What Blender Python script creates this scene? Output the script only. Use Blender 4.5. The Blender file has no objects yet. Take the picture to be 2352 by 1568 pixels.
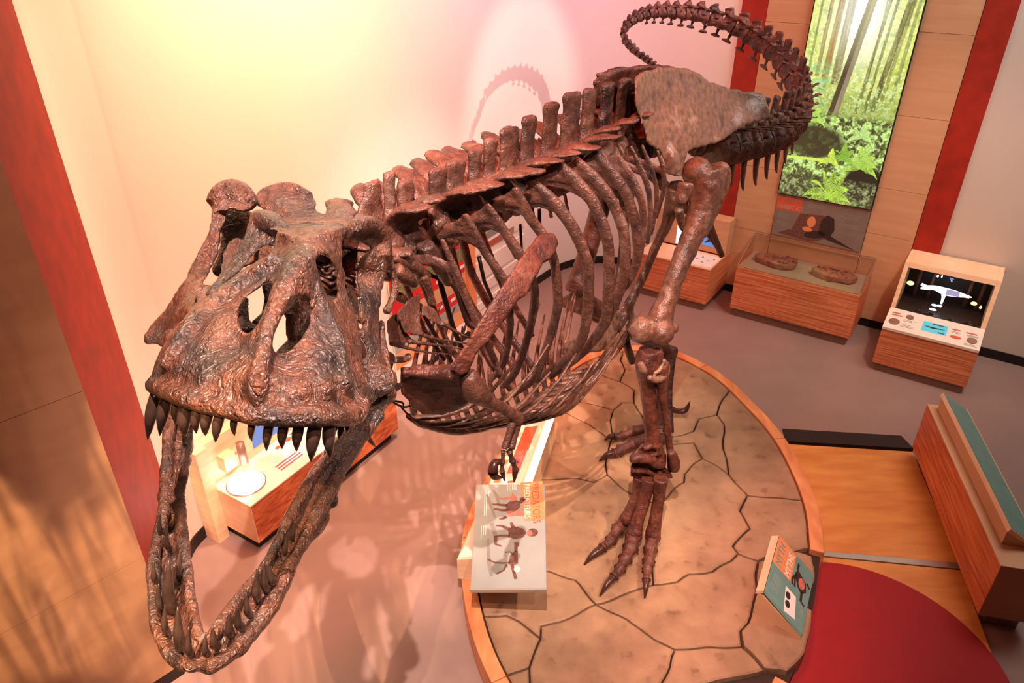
import bpy, bmesh, math, random
import numpy as np
from mathutils import Vector, Matrix, noise
random.seed(7); np.random.seed(7)
S = bpy.context.scene
COL = S.collection
# ------------------------------------------------------------------ camera
F, TH, CH = 1660.0, math.atan(1660/2843.0), 4.4
cT, sT = math.cos(TH), math.sin(TH)
cam = bpy.data.cameras.new('camera'); cam_o = bpy.data.objects.new('camera', cam); COL.objects.link(cam_o)
cam.sensor_width = 36.0; cam.lens = 36.0*F/2352.0; cam.clip_start = .05; cam.clip_end = 60
cam_o.location = (0, 0, CH); cam_o.rotation_euler = (math.pi/2 - TH, 0, 0)
S.camera = cam_o
# ------------------------------------------------------------------ light, exposure
S.view_settings.view_transform = 'Standard'; S.view_settings.look = 'None'
S.view_settings.exposure = 0.0; S.view_settings.gamma = 1.0; S.view_settings.use_curve_mapping = False
W = bpy.data.worlds.new('world'); S.world = W; W.use_nodes = True
W.node_tree.nodes['Background'].inputs[0].default_value = (1, .42, .32, 1)
W.node_tree.nodes['Background'].inputs[1].default_value = .06

def spot(name, loc, target, color, energy, angle=60, blend=.6, size=.12):
    L = bpy.data.lights.new(name, 'SPOT'); L.color = color; L.energy = energy
    L.spot_size = math.radians(angle); L.spot_blend = blend; L.shadow_soft_size = size
    o = bpy.data.objects.new(name, L); COL.objects.link(o); o.location = loc
    o.rotation_euler = (Vector(target)-Vector(loc)).to_track_quat('-Z', 'Y').to_euler()
    return o
def area(name, loc, target, color, energy, sx, sy):
    L = bpy.data.lights.new(name, 'AREA'); L.shape = 'RECTANGLE'; L.size = sx; L.size_y = sy
    L.color = color; L.energy = energy
    o = bpy.data.objects.new(name, L); COL.objects.link(o); o.location = loc
    o.rotation_euler = (Vector(target)-Vector(loc)).to_track_quat('-Z', 'Y').to_euler()
    return o
spot('key_spot', (-.05, .45, 6.8), (-.2, 3.2, 1.4), (1, .74, .65), 2500, 50, .8, .025)
spot('jaw_spot', (1.7, .1, 6.5), (-.75, 1.75, 2.6), (1, .72, .60), 650, 20, .6, .03)
spot('second_key', (1.3, -.4, 6.8), (.1, 4.0, 2.2), (1, .70, .56), 900, 36, .7, .05)
spot('floor_spot', (-1.5, 2.0, 6.8), (-1.0, 4.3, 0), (1, .56, .44), 450, 42, .5, .06)
spot('peach_washer', (-.5, 5.0, 6.6), (-2.1, 5.2, 2.0), (1, .64, .46), 860, 72, 1, .3)
spot('stone_spot', (3.2, 1.5, 6.6), (.35, 4.4, .2), (1, .68, .50), 1500, 20, .6, .06)
spot('flank_spot', (3.6, 1.4, 6.6), (1.0, 4.6, 3.4), (1, .78, .68), 1300, 24, .7, .08)
spot('red_spot', (-.2, 3.6, 6.8), (-.35, 4.9, 0), (1, .15, .07), 1000, 72, .9, .5)
spot('yellow_washer', (-.2, 4.95, 6.9), (-1.6, 6.0, 4.2), (1, .79, .38), 1080, 92, 1, .3)
spot('pink_washer', (1.7, 6.4, 6.5), (-.2, 8.4, 4.1), (1, .42, .72), 620, 100, 1, .3)
spot('tail_spot', (7.5, 5.0, 6.75), (.1, 8.75, 2.5), (1, .86, .76), 1500, 17, .55, .03)
spot('back_wash', (1.7, 6.6, 6.6), (2.5, 8.9, 1.8), (1, .28, .16), 330, 76, 1, .3)
leaf = spot('leaf_projector', (-.6, -.9, 6.2), (-2.6, 2.85, .35), (1, .64, .36), 2900, 40, .6, .012)
area('room_light', (5.0, 5.6, 6.6), (4.9, 8.0, 1), (1, .9, .82), 190, 2.5, 2.5)
spot('case_spot', (3.7, 4.3, 5.6), (4.1, 7.7, .7), (1, .66, .50), 480, 50, .8, .12)
def leaf_gobo(o):                      # the projector's leaf-shaped shadow plate
    L = o.data; L.use_nodes = True; nt = L.node_tree; em = nt.nodes['Emission']; N = nt.nodes.new; K = nt.links.new
    tc = N('ShaderNodeTexCoord'); sx = N('ShaderNodeSeparateXYZ'); K(tc.outputs['Normal'], sx.inputs[0])
    d = []
    for a in ('X', 'Y'):
        m = N('ShaderNodeMath'); m.operation = 'DIVIDE'; K(sx.outputs[a], m.inputs[0]); K(sx.outputs['Z'], m.inputs[1]); d.append(m)
    cb = N('ShaderNodeCombineXYZ'); K(d[0].outputs[0], cb.inputs[0]); K(d[1].outputs[0], cb.inputs[1])
    n1 = N('ShaderNodeTexNoise'); n1.inputs['Scale'].default_value = 7; n1.inputs['Detail'].default_value = 3; K(cb.outputs[0], n1.inputs['Vector'])
    mp = N('ShaderNodeMapping'); mp.inputs['Rotation'].default_value = (0, 0, .7); mp.inputs['Scale'].default_value = (75, 9, 1); K(cb.outputs[0], mp.inputs['Vector'])
    n2 = N('ShaderNodeTexNoise'); n2.inputs['Scale'].default_value = 1; n2.inputs['Detail'].default_value = 2; n2.inputs['Distortion'].default_value = .8; K(mp.outputs[0], n2.inputs['Vector'])
    r1 = N('ShaderNodeMapRange'); r1.inputs[1].default_value = .45; r1.inputs[2].default_value = .53; r1.inputs[3].default_value = .06; K(n1.outputs[0], r1.inputs[0])
    r2 = N('ShaderNodeMapRange'); r2.inputs[1].default_value = .38; r2.inputs[2].default_value = .56; r2.inputs[3].default_value = .35; K(n2.outputs[0], r2.inputs[0])
    mu = N('ShaderNodeMath'); mu.operation = 'MULTIPLY'; K(r1.outputs[0], mu.inputs[0]); K(r2.outputs[0], mu.inputs[1]); K(mu.outputs[0], em.inputs['Strength'])
leaf_gobo(leaf)

# ------------------------------------------------------------------ pixel -> world helpers (each point gets its own real distance)
def ray(x, y):
    u = (x-1176)/F; v = -(y-784)/F
    return np.array([u, cT+v*sT, -sT+v*cT])
C0 = np.array([0, 0, CH])
def Zp(x, y, z): r = ray(x, y); return r*((z-CH)/r[2])+C0
def Dp(x, y, d): return ray(x, y)*d+C0
BO = np.array([1.25, 5.2]); BD = np.array([-.62, -.785]); BD /= np.linalg.norm(BD); BLt = np.array([-BD[1], BD[0]])
def Lp(x, y, L):                       # on the animal's lateral plane L
    r = ray(x, y); return r*((L+BO@BLt)/(r[:2]@BLt))+C0
def Tp(x, y, t):                       # on the animal's transverse plane t
    r = ray(x, y); return r*((t+BO@BD)/(r[:2]@BD))+C0
def B(t, L, z): q = BO+BD*t+BLt*L; return np.array([q[0], q[1], z])
def toB(p): q = np.array(p[:2])-BO; return np.array([q@BD, q@BLt, p[2]])
def Yp(x, y, Y): r = ray(x, y); return r*(Y/r[1])+C0

# ------------------------------------------------------------------ materials
def srgb(r, g, b):
    f = lambda c: (c/255/12.92) if c/255 <= .04045 else ((c/255+.055)/1.055)**2.4
    return (f(r), f(g), f(b), 1)
def newmat(name):
    m = bpy.data.materials.new(name); m.use_nodes = True
    nt = m.node_tree; b = nt.nodes['Principled BSDF']; return m, nt, b
def plain(name, col, rough=.5, metal=0, var=.06, scale=8, bump=0, spec=.4):
    m, nt, b = newmat(name)
    tc = nt.nodes.new('ShaderNodeTexCoord'); n = nt.nodes.new('ShaderNodeTexNoise'); n.inputs['Scale'].default_value = scale; n.inputs['Detail'].default_value = 5
    nt.links.new(tc.outputs['Object'], n.inputs['Vector'])
    r = nt.nodes.new('ShaderNodeValToRGB'); r.color_ramp.elements[0].position = .3; r.color_ramp.elements[1].position = .7
    r.color_ramp.elements[0].color = tuple(max(0, c*(1-var)) for c in col[:3])+(1,)
    r.color_ramp.elements[1].color = tuple(min(1, c*(1+var)) for c in col[:3])+(1,)
    nt.links.new(n.outputs['Fac'], r.inputs['Fac']); nt.links.new(r.outputs['Color'], b.inputs['Base Color'])
    b.inputs['Roughness'].default_value = rough; b.inputs['Metallic'].default_value = metal
    b.inputs['Specular IOR Level'].default_value = spec
    if bump:
        bp = nt.nodes.new('ShaderNodeBump'); bp.inputs['Strength'].default_value = bump; bp.inputs['Distance'].default_value = .01
        nt.links.new(n.outputs['Fac'], bp.inputs['Height']); nt.links.new(bp.outputs['Normal'], b.inputs['Normal'])
    return m
def grained(name, c1, c2, scale=(1.5, 40, 40), rough=.45, detail=6, c3=None, spec=.35):
    m, nt, b = newmat(name)
    tc = nt.nodes.new('ShaderNodeTexCoord'); mp = nt.nodes.new('ShaderNodeMapping'); mp.inputs['Scale'].default_value = scale
    n = nt.nodes.new('ShaderNodeTexNoise'); n.inputs['Scale'].default_value = 1; n.inputs['Detail'].default_value = detail; n.inputs['Distortion'].default_value = .3
    r = nt.nodes.new('ShaderNodeValToRGB'); r.color_ramp.elements[0].position = .32; r.color_ramp.elements[1].position = .68
    r.color_ramp.elements[0].color = c1; r.color_ramp.elements[1].color = c2
    if c3: e = r.color_ramp.elements.new(.5); e.color = c3
    nt.links.new(tc.outputs['Object'], mp.inputs['Vector']); nt.links.new(mp.outputs['Vector'], n.inputs['Vector'])
    nt.links.new(n.outputs['Fac'], r.inputs['Fac']); nt.links.new(r.outputs['Color'], b.inputs['Base Color'])
    b.inputs['Roughness'].default_value = rough; b.inputs['Specular IOR Level'].default_value = spec
    return m
def bone_mat(name, dark, mid, rust, pale, rough, bump):
    m, nt, b = newmat(name)
    N = nt.nodes.new; Lk = nt.links.new
    tc = N('ShaderNodeTexCoord')
    n1 = N('ShaderNodeTexNoise'); n1.inputs['Scale'].default_value = 5; n1.inputs['Detail'].default_value = 7; n1.inputs['Roughness'].default_value = .65
    n2 = N('ShaderNodeTexNoise'); n2.inputs['Scale'].default_value = 30; n2.inputs['Detail'].default_value = 6
    n3 = N('ShaderNodeTexVoronoi'); n3.inputs['Scale'].default_value = 22; n3.feature = 'DISTANCE_TO_EDGE'
    n4 = N('ShaderNodeTexNoise'); n4.inputs['Scale'].default_value = 130; n4.inputs['Detail'].default_value = 3
    for n in (n1, n2, n4): Lk(tc.outputs['Object'], n.inputs['Vector'])
    mx = N('ShaderNodeMixRGB'); mx.blend_type = 'ADD'; mx.inputs[0].default_value = .12
    Lk(tc.outputs['Object'], mx.inputs[1]); Lk(n2.outputs['Color'], mx.inputs[2]); Lk(mx.outputs[0], n3.inputs['Vector'])
    r = N('ShaderNodeValToRGB'); el = r.color_ramp.elements
    el[0].position = .3; el[0].color = dark; el[1].position = .72; el[1].color = pale
    e = el.new(.43); e.color = mid; e = el.new(.56); e.color = rust
    Lk(n1.outputs['Fac'], r.inputs['Fac'])
    r2 = N('ShaderNodeValToRGB'); r2.color_ramp.elements[0].position = .3; r2.color_ramp.elements[0].color = (.5, .46, .44, 1); r2.color_ramp.elements[1].position = .62; r2.color_ramp.elements[1].color = (1.12, 1.1, 1.08, 1)
    Lk(n2.outputs['Fac'], r2.inputs['Fac'])
    mm = N('ShaderNodeMixRGB'); mm.blend_type = 'MULTIPLY'; mm.inputs[0].default_value = .9
    Lk(r.outputs[0], mm.inputs[1]); Lk(r2.outputs[0], mm.inputs[2]); Lk(mm.outputs[0], b.inputs['Base Color'])
    ms = N('ShaderNodeMath'); ms.operation = 'MULTIPLY'; ms.inputs[1].default_value = 3.0; ms.use_clamp = True
    Lk(n3.outputs['Distance'], ms.inputs[0])
    ad = N('ShaderNodeMath'); ad.operation = 'ADD'; Lk(ms.outputs[0], ad.inputs[0]); 
    m2 = N('ShaderNodeMath'); m2.operation = 'MULTIPLY'; m2.inputs[1].default_value = 2.4; Lk(n2.outputs['Fac'], m2.inputs[0]); 
    a2 = N('ShaderNodeMath'); a2.operation = 'ADD'; Lk(m2.outputs[0], a2.inputs[0]); Lk(n4.outputs['Fac'], a2.inputs[1]); Lk(a2.outputs[0], ad.inputs[1])
    bp = N('ShaderNodeBump'); bp.inputs['Strength'].default_value = bump; bp.inputs['Distance'].default_value = .006
    Lk(ad.outputs[0], bp.inputs['Height']); Lk(bp.outputs[0], b.inputs['Normal'])
    b.inputs['Roughness'].default_value = rough; b.inputs['Specular IOR Level'].default_value = .5
    if bump > .7:                      # varnished cast
        b.inputs['Coat Weight'].default_value = .7; b.inputs['Coat Roughness'].default_value = .16; Lk(bp.outputs[0], b.inputs['Coat Normal'])
    return m
M = {}
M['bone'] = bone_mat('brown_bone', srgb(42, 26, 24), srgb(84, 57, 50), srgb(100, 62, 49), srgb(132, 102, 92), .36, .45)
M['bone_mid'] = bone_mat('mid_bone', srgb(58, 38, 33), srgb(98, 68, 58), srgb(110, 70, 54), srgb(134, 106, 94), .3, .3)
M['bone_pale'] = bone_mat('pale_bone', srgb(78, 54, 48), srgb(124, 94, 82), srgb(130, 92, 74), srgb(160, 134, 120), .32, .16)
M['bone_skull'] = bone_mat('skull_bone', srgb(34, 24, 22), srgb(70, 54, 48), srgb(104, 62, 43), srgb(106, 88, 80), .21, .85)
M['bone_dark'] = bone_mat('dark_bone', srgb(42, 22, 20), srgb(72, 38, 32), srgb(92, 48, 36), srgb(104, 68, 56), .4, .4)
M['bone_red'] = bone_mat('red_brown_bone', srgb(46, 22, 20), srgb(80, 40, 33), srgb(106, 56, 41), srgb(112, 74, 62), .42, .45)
M['tooth'] = plain('dark_tooth', srgb(62, 46, 38), .22, var=.35, scale=26, bump=.3, spec=.6)
M['claw'] = plain('dark_claw', srgb(64, 36, 30), .3, var=.3, scale=30, bump=.2)
M['steel'] = plain('dark_steel', srgb(60, 46, 42), .35, .6)
M['white_wall'] = plain('painted_wall', srgb(236, 226, 214), .75, var=.02, scale=1.5)
M['grey_wall'] = plain('grey_painted_wall', srgb(214, 198, 186), .75, var=.02, scale=1.5)
M['floor'] = plain('grey_floor', srgb(146, 120, 112), .5, var=.06, scale=2.2, bump=.02, spec=.3)
M['orange'] = plain('orange_board', srgb(160, 37, 18), .65, var=.2, scale=7)
M['base'] = plain('black_baseboard', srgb(30, 22, 22), .5)
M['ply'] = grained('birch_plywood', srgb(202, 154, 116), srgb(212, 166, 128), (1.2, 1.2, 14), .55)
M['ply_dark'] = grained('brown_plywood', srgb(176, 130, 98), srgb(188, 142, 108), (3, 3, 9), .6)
M['lam'] = grained('laminated_ply_edge', srgb(176, 92, 58), srgb(240, 164, 118), (2.2, 2.2, 110), .45, 3, srgb(212, 128, 86))
M['lam_bench'] = grained('reddish_wood', srgb(168, 76, 46), srgb(226, 136, 90), (10, 1.2, 40), .4, 5, srgb(206, 110, 68))
M['oak'] = grained('oak_rim', srgb(196, 112, 66), srgb(238, 164, 110), (7, 2.2, 20), .38, 6)
M['maple'] = grained('pale_maple', srgb(232, 186, 146), srgb(246, 208, 172), (2, 2, 18), .5)
M['deck'] = grained('amber_plywood_deck', srgb(206, 128, 58), srgb(228, 158, 82), (2, 9, 9), .42, 6)
M['red'] = plain('red_vinyl', srgb(158, 18, 24), .7, var=.05, scale=5)
M['black'] = plain('black_mat', srgb(34, 24, 24), .6)
M['alu'] = plain('aluminium', srgb(190, 184, 176), .3, .7)
M['plinth'] = plain('brushed_plinth', srgb(128, 96, 84), .35, .3)
M['ground'] = plain('crack_filler', srgb(58, 40, 32), .9)
M['teal'] = plain('teal_print', srgb(112, 150, 140), .35, var=.1, scale=9)
M['greyprint'] = plain('grey_print', srgb(160, 160, 154), .25, var=.05, scale=6)
M['habgrey'] = plain('dark_grey_print', srgb(132, 118, 110), .4, var=.08, scale=6)
M['orangeprint'] = plain('orange_print', srgb(226, 146, 96), .35, var=.05)
M['redorange'] = plain('vermilion_print', srgb(214, 92, 58), .4, var=.05)
M['cream'] = plain('cream_print', srgb(236, 222, 208), .35, var=.02)
M['whiteprint'] = plain('white_print', srgb(240, 236, 228), .35, var=.02)
M['brownprint'] = plain('brown_print', srgb(112, 74, 66), .4, var=.4, scale=40)
M['roseprint'] = plain('rose_print', srgb(196, 112, 96), .4, var=.3, scale=30)
M['shadowprint'] = plain('grey_shadow_print', srgb(140, 132, 128), .4, var=.08)
M['darkprint'] = plain('charcoal_print', srgb(60, 46, 42), .4, var=.3, scale=40)
M['magenta'] = plain('plum_print', srgb(168, 86, 110), .4, var=.1)
M['redpanel'] = plain('crimson_print', srgb(206, 40, 46), .4, var=.05)
M['sand'] = plain('grey_sand_bed', srgb(164, 142, 120), .8, var=.12, scale=60, bump=.3)
M['fossil'] = plain('reddish_fossil_rock', srgb(150, 92, 74), .7, var=.4, scale=14, bump=.6)
M['scope'] = plain('brown_metal', srgb(150, 116, 100), .4, .3)
def stone_mat():
    m, nt, b = newmat('cracked_mud')
    N = nt.nodes.new; Lk = nt.links.new
    tc = N('ShaderNodeTexCoord')
    n1 = N('ShaderNodeTexNoise'); n1.inputs['Scale'].default_value = 2.2; n1.inputs['Detail'].default_value = 8; n1.inputs['Roughness'].default_value = .62
    n2 = N('ShaderNodeTexNoise'); n2.inputs['Scale'].default_value = 9; n2.inputs['Detail'].default_value = 6
    for n in (n1, n2): Lk(tc.outputs['Object'], n.inputs['Vector'])
    r = N('ShaderNodeValToRGB'); el = r.color_ramp.elements; el[0].position = .3; el[0].color = srgb(126, 94, 70); el[1].position = .7; el[1].color = srgb(178, 140, 108)
    e = el.new(.5); e.color = srgb(154, 118, 90)
    Lk(n1.outputs[0], r.inputs[0])
    r2 = N('ShaderNodeValToRGB'); r2.color_ramp.elements[0].position = .24; r2.color_ramp.elements[0].color = (.42, .34, .3, 1); r2.color_ramp.elements[1].position = .4; r2.color_ramp.elements[1].color = (1, 1, 1, 1)
    Lk(n2.outputs[0], r2.inputs[0])
    mm = N('ShaderNodeMixRGB'); mm.blend_type = 'MULTIPLY'; mm.inputs[0].default_value = .8; Lk(r.outputs[0], mm.inputs[1]); Lk(r2.outputs[0], mm.inputs[2]); Lk(mm.outputs[0], b.inputs['Base Color'])
    bp = N('ShaderNodeBump'); bp.inputs['Strength'].default_value = .35; bp.inputs['Distance'].default_value = .02; Lk(n2.outputs[0], bp.inputs['Height']); Lk(bp.outputs[0], b.inputs['Normal'])
    b.inputs['Roughness'].default_value = .6; b.inputs['Specular IOR Level'].default_value = .3
    return m
M['stone'] = stone_mat()
def emit(name, col, st):
    m, nt, b = newmat(name)
    b.inputs['Base Color'].default_value = (0.02, .02, .02, 1); b.inputs['Emission Color'].default_value = col; b.inputs['Emission Strength'].default_value = st
    return m
M['lamp'] = emit('white_lamp', (1, .93, .85, 1), 11)
M['tube'] = emit('warm_light_strip', (1, .86, .66, 1), 7)
M['screen_white'] = emit('white_screen', (.85, .95, 1, 1), 1.6)
M['screen_blue'] = emit('blue_screen', srgb(92, 140, 214), 1.0)
M['screen_cyan'] = emit('cyan_screen', srgb(96, 206, 216), .9)
M['scene_light'] = emit('white_lit_glow', (.9, .93, 1, 1), 2.2)
M['scene_violet'] = emit('violet_lit_glow', srgb(190, 176, 226), 1.0)
M['scene_yellow'] = emit('yellow_spill_glow', (1, .92, .45, 1), 1.6)  # emission for spilled yellow light, no lamp body
M['scene_blue'] = emit('blue_glint_glow', (.3, .45, 1, 1), 1.2)  # emission for a blue highlight, no lamp body
def vcol_mat(name, st):
    m, nt, b = newmat(name); a = nt.nodes.new('ShaderNodeVertexColor'); a.layer_name = 'print'
    b.inputs['Base Color'].default_value = (.02, .02, .02, 1)
    nt.links.new(a.outputs['Color'], b.inputs['Emission Color']); b.inputs['Emission Strength'].default_value = st; b.inputs['Roughness'].default_value = .3
    return m
M['forest'] = vcol_mat('backlit_forest_print', 1.3)
def glass():
    m, nt, b = newmat('clear_glass')
    N = nt.nodes.new
    t = N('ShaderNodeBsdfTransparent'); g = N('ShaderNodeBsdfGlossy'); g.inputs['Roughness'].default_value = .05
    t.inputs['Color'].default_value = (.93, .92, .9, 1)
    lw0 = N('ShaderNodeLayerWeight'); lw = N('ShaderNodeMapRange'); lw.inputs[1].default_value = .3; lw.inputs[3].default_value = .03; lw.inputs[4].default_value = .3; nt.links.new(lw0.outputs['Facing'], lw.inputs[0])
    mx = N('ShaderNodeMixShader'); nt.links.new(lw.outputs[0], mx.inputs[0]); nt.links.new(t.outputs[0], mx.inputs[1]); nt.links.new(g.outputs[0], mx.inputs[2])
    nt.links.new(mx.outputs[0], nt.nodes['Material Output'].inputs[0]); return m
M['glass'] = glass()

# ------------------------------------------------------------------ mesh builder
def catmull(P, n):
    P = [np.array(p, float) for p in P]
    if len(P) < 3:
        return [P[0]+(P[-1]-P[0])*i/n for i in range(n+1)]
    Q = [2*P[0]-P[1]]+P+[2*P[-1]-P[-2]]; out = []
    for i in range(1, len(Q)-2):
        a, b, c, d = Q[i-1:i+3]
        for k in range(n):
            t = k/n
            out.append(.5*((2*b)+(c-a)*t+(2*a-5*b+4*c-d)*t*t+(3*b-a-3*c+d)*t**3))
    out.append(P[-1]); return out
class MB:
    def __init__(s): s.v = []; s.f = []
    def add(s, v, f):
        o = len(s.v); s.v += [tuple(map(float, p)) for p in v]; s.f += [tuple(i+o for i in q) for q in f]; return s
    def box(s, x0, x1, y0, y1, z0, z1):
        v = [(x, y, z) for z in (z0, z1) for y in (y0, y1) for x in (x0, x1)]
        return s.add(v, [(0, 2, 3, 1), (4, 5, 7, 6), (0, 1, 5, 4), (2, 6, 7, 3), (0, 4, 6, 2), (1, 3, 7, 5)])
    def prism(s, poly, off):               # poly: list of 3d points, off: extrusion vector
        n = len(poly); off = np.array(off, float); v = [np.array(p, float) for p in poly]; v += [p+off for p in v[:n]]
        return s.add(v, [tuple(range(n))[::-1], tuple(range(n, 2*n))]+[(i, (i+1) % n, n+(i+1) % n, n+i) for i in range(n)])
    def tube(s, P, R, seg=10, flat=1.0, ref=(0, 0, 1), sub=4, rnoise=0.0):
        """R radii per point; flat: radius ratio along the ref-side direction"""
        if not hasattr(R, '__len__'): R = [R]*len(P)
        R = list(R)
        if sub > 1:
            pts = catmull([np.append(np.array(p, float), r) for p, r in zip(P, R)], sub)
            P = [p[:3] for p in pts]; R = [max(p[3], .001) for p in pts]
        P = [np.array(p, float) for p in P]; n = len(P); ref = np.array(ref, float); V = []; sd = random.random()*50
        for i in range(n):
            tg = P[min(i+1, n-1)]-P[max(i-1, 0)]; tg /= (np.linalg.norm(tg)+1e-9)
            a = ref-tg*(ref@tg)
            if np.linalg.norm(a) < 1e-3: a = np.array([1, 0, 0])-tg*tg[0]
            a /= np.linalg.norm(a); b = np.cross(tg, a)
            for k in range(seg):
                an = 2*math.pi*k/seg; r = R[i]
                if rnoise: 
                    q = P[i]*14+np.array([math.cos(an), math.sin(an), 0])*1.2
                    r *= 1+rnoise*noise.noise(Vector((q[0]+sd, q[1], q[2])))
                V.append(P[i]+(a*math.cos(an)*flat+b*math.sin(an))*r)
        Fc = [(i*seg+k, i*seg+(k+1) % seg, (i+1)*seg+(k+1) % seg, (i+1)*seg+k) for i in range(n-1) for k in range(seg)]
        Fc.append(tuple(range(seg))[::-1]); Fc.append(tuple((n-1)*seg+k for k in range(seg)))
        return s.add(V, Fc)
    def ball(s, c, r, seg=12, rings=8):
        c = np.array(c, float); r = np.array(r if hasattr(r, '__len__') else (r, r, r), float)
        v = [c+(0, 0, r[2])]; f = []
        for i in range(1, rings):
            th = math.pi*i/rings
            v += [c+r*np.array([math.sin(th)*math.cos(2*math.pi*k/seg), math.sin(th)*math.sin(2*math.pi*k/seg), math.cos(th)]) for k in range(seg)]
        v.append(c-(0, 0, r[2])); e = len(v)-1
        for k in range(seg):
            f.append((0, 1+k, 1+(k+1) % seg)); f.append((e, e-seg+(k+1) % seg, e-seg+k))
            for i in range(rings-2): a = 1+i*seg; f.append((a+k, a+seg+k, a+seg+(k+1) % seg, a+(k+1) % seg))
        return s.add(v, f)
    def sheet(s, outline, ctrl, thick, mapf, holes=(), step=6):
        """a plate traced as an outline, its distance interpolated smoothly from control points, with real thickness"""
        O = np.array(outline, float); Cn = np.array(ctrl, float)
        X = Cn[:, :2]/100.0; n = len(X)
        def U(r2): return np.where(r2 > 1e-12, .5*r2*np.log(np.maximum(r2, 1e-12)), 0)
        K = U(((X[:, None]-X[None])**2).sum(2)); Pm = np.hstack([np.ones((n, 1)), X])
        A = np.zeros((n+3, n+3)); A[:n, :n] = K+np.eye(n)*.02; A[:n, n:] = Pm; A[n:, :n] = Pm.T
        wt = np.linalg.lstsq(A, np.append(Cn[:, 2], [0, 0, 0]), rcond=None)[0]
        def val(x, y):
            q = np.array([x, y])/100.0; return U(((X-q)**2).sum(1))@wt[:n]+wt[n]+wt[n+1:]@q
        x0, y0 = O.min(0); x1, y1 = O.max(0)
        nx, ny = int((x1-x0)/step)+2, int((y1-y0)/step)+2
        def inside(poly, x, y):
            c = False; j = len(poly)-1
            for i in range(len(poly)):
                if (poly[i][1] > y) != (poly[j][1] > y) and x < (poly[j][0]-poly[i][0])*(y-poly[i][1])/(poly[j][1]-poly[i][1])+poly[i][0]: c = not c
                j = i
            return c
        cells = set()
        for j in range(ny):
            for i in range(nx):
                cx, cy = x0+(i+.0)*step, y0+(j+.0)*step
                if inside(O, cx, cy) and not any(inside(h, cx, cy) for h in holes): cells.add((i, j))
        idx = {}; v = []; f = []
        def vid(i, j, b):
            k = (i, j, b)
            if k not in idx:
                x, y = x0+(i-.5)*step, y0+(j-.5)*step; w = val(x, y)
                tk = thick(x, y) if callable(thick) else thick
                idx[k] = len(v); v.append(mapf(x, y, w+b*tk))
            return idx[k]
        for (i, j) in cells:
            q = [(i, j), (i+1, j), (i+1, j+1), (i, j+1)]
            f.append(tuple(vid(a, b, 0) for a, b in q)); f.append(tuple(vid(a, b, 1) for a, b in q[::-1]))
            for (di, dj), (e0, e1) in (((0, -1), (0, 1)), ((1, 0), (1, 2)), ((0, 1), (2, 3)), ((-1, 0), (3, 0))):
                if (i+di, j+dj) not in cells:
                    a, b = q[e0], q[e1]; f.append((vid(*b, 0), vid(*a, 0), vid(*a, 1), vid(*b, 1)))
        return s.add(v, f)
    def mirrored(s):
        m = MB(); m.v = []
        for p in s.v: t, L, z = toB(p); m.v.append(tuple(B(t, -L, z)))
        m.f = [q[::-1] for q in s.f]; return m
    def build(s, name, mat, parent=None, voxel=0, smooth=True, smoothit=0, disp=0, dscale=.06, bevel=0, kind=None):
        me = bpy.data.meshes.new(name); off = np.array(parent.location) if (parent is not None and parent.get('world')) else np.zeros(3)
        if parent is not None and parent.get('woff') is not None: off = np.array(parent['woff'])
        me.from_pydata([tuple(np.array(p)-off) for p in s.v], [], s.f); me.update()
        bm = bmesh.new(); bm.from_mesh(me); bmesh.ops.recalc_face_normals(bm, faces=bm.faces); bm.to_mesh(me); bm.free()
        if smooth == 'angle': me.polygons.foreach_set('use_smooth', [True]*len(me.polygons)); me.set_sharp_from_angle(angle=.6)
        elif smooth: me.polygons.foreach_set('use_smooth', [True]*len(me.polygons))
        me.materials.append(M[mat] if isinstance(mat, str) else mat)
        o = bpy.data.objects.new(name, me); COL.objects.link(o)
        if parent is not None:
            o.parent = parent
            if parent.get('woff') is not None: o['woff'] = list(parent['woff'])
        if voxel:
            r = o.modifiers.new('remesh', 'REMESH'); r.mode = 'VOXEL'; r.voxel_size = voxel; r.use_smooth_shade = True
        if smoothit:
            k = o.modifiers.new('smooth', 'SMOOTH'); k.iterations = smoothit; k.factor = .5
        if disp:
            key = 'clouds%g' % dscale
            tx = bpy.data.textures.get(key)
            if not tx: tx = bpy.data.textures.new(key, 'CLOUDS'); tx.noise_scale = dscale; tx.noise_depth = 3
            d = o.modifiers.new('relief', 'DISPLACE'); d.texture = tx; d.strength = disp; d.mid_level = .5; d.texture_coords = 'LOCAL'
        if bevel:
            bv = o.modifiers.new('bevel', 'BEVEL'); bv.width = bevel; bv.segments = 2; bv.limit_method = 'ANGLE'
        if kind: o['kind'] = kind
        return o
def thing(name, label, cat, loc=(0, 0, 0), rot=0, group=None, world=False):
    o = bpy.data.objects.new(name, None); COL.objects.link(o); o.location = loc; o.rotation_euler = (0, 0, rot); o.empty_display_size = .1
    o['label'] = label; o['category'] = cat
    if group: o['group'] = group
    if world: o['woff'] = list(map(float, loc))
    return o
def structure(o): o['kind'] = 'structure'; return o
def box(x0, x1, y0, y1, z0, z1): return MB().box(x0, x1, y0, y1, z0, z1)
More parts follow.
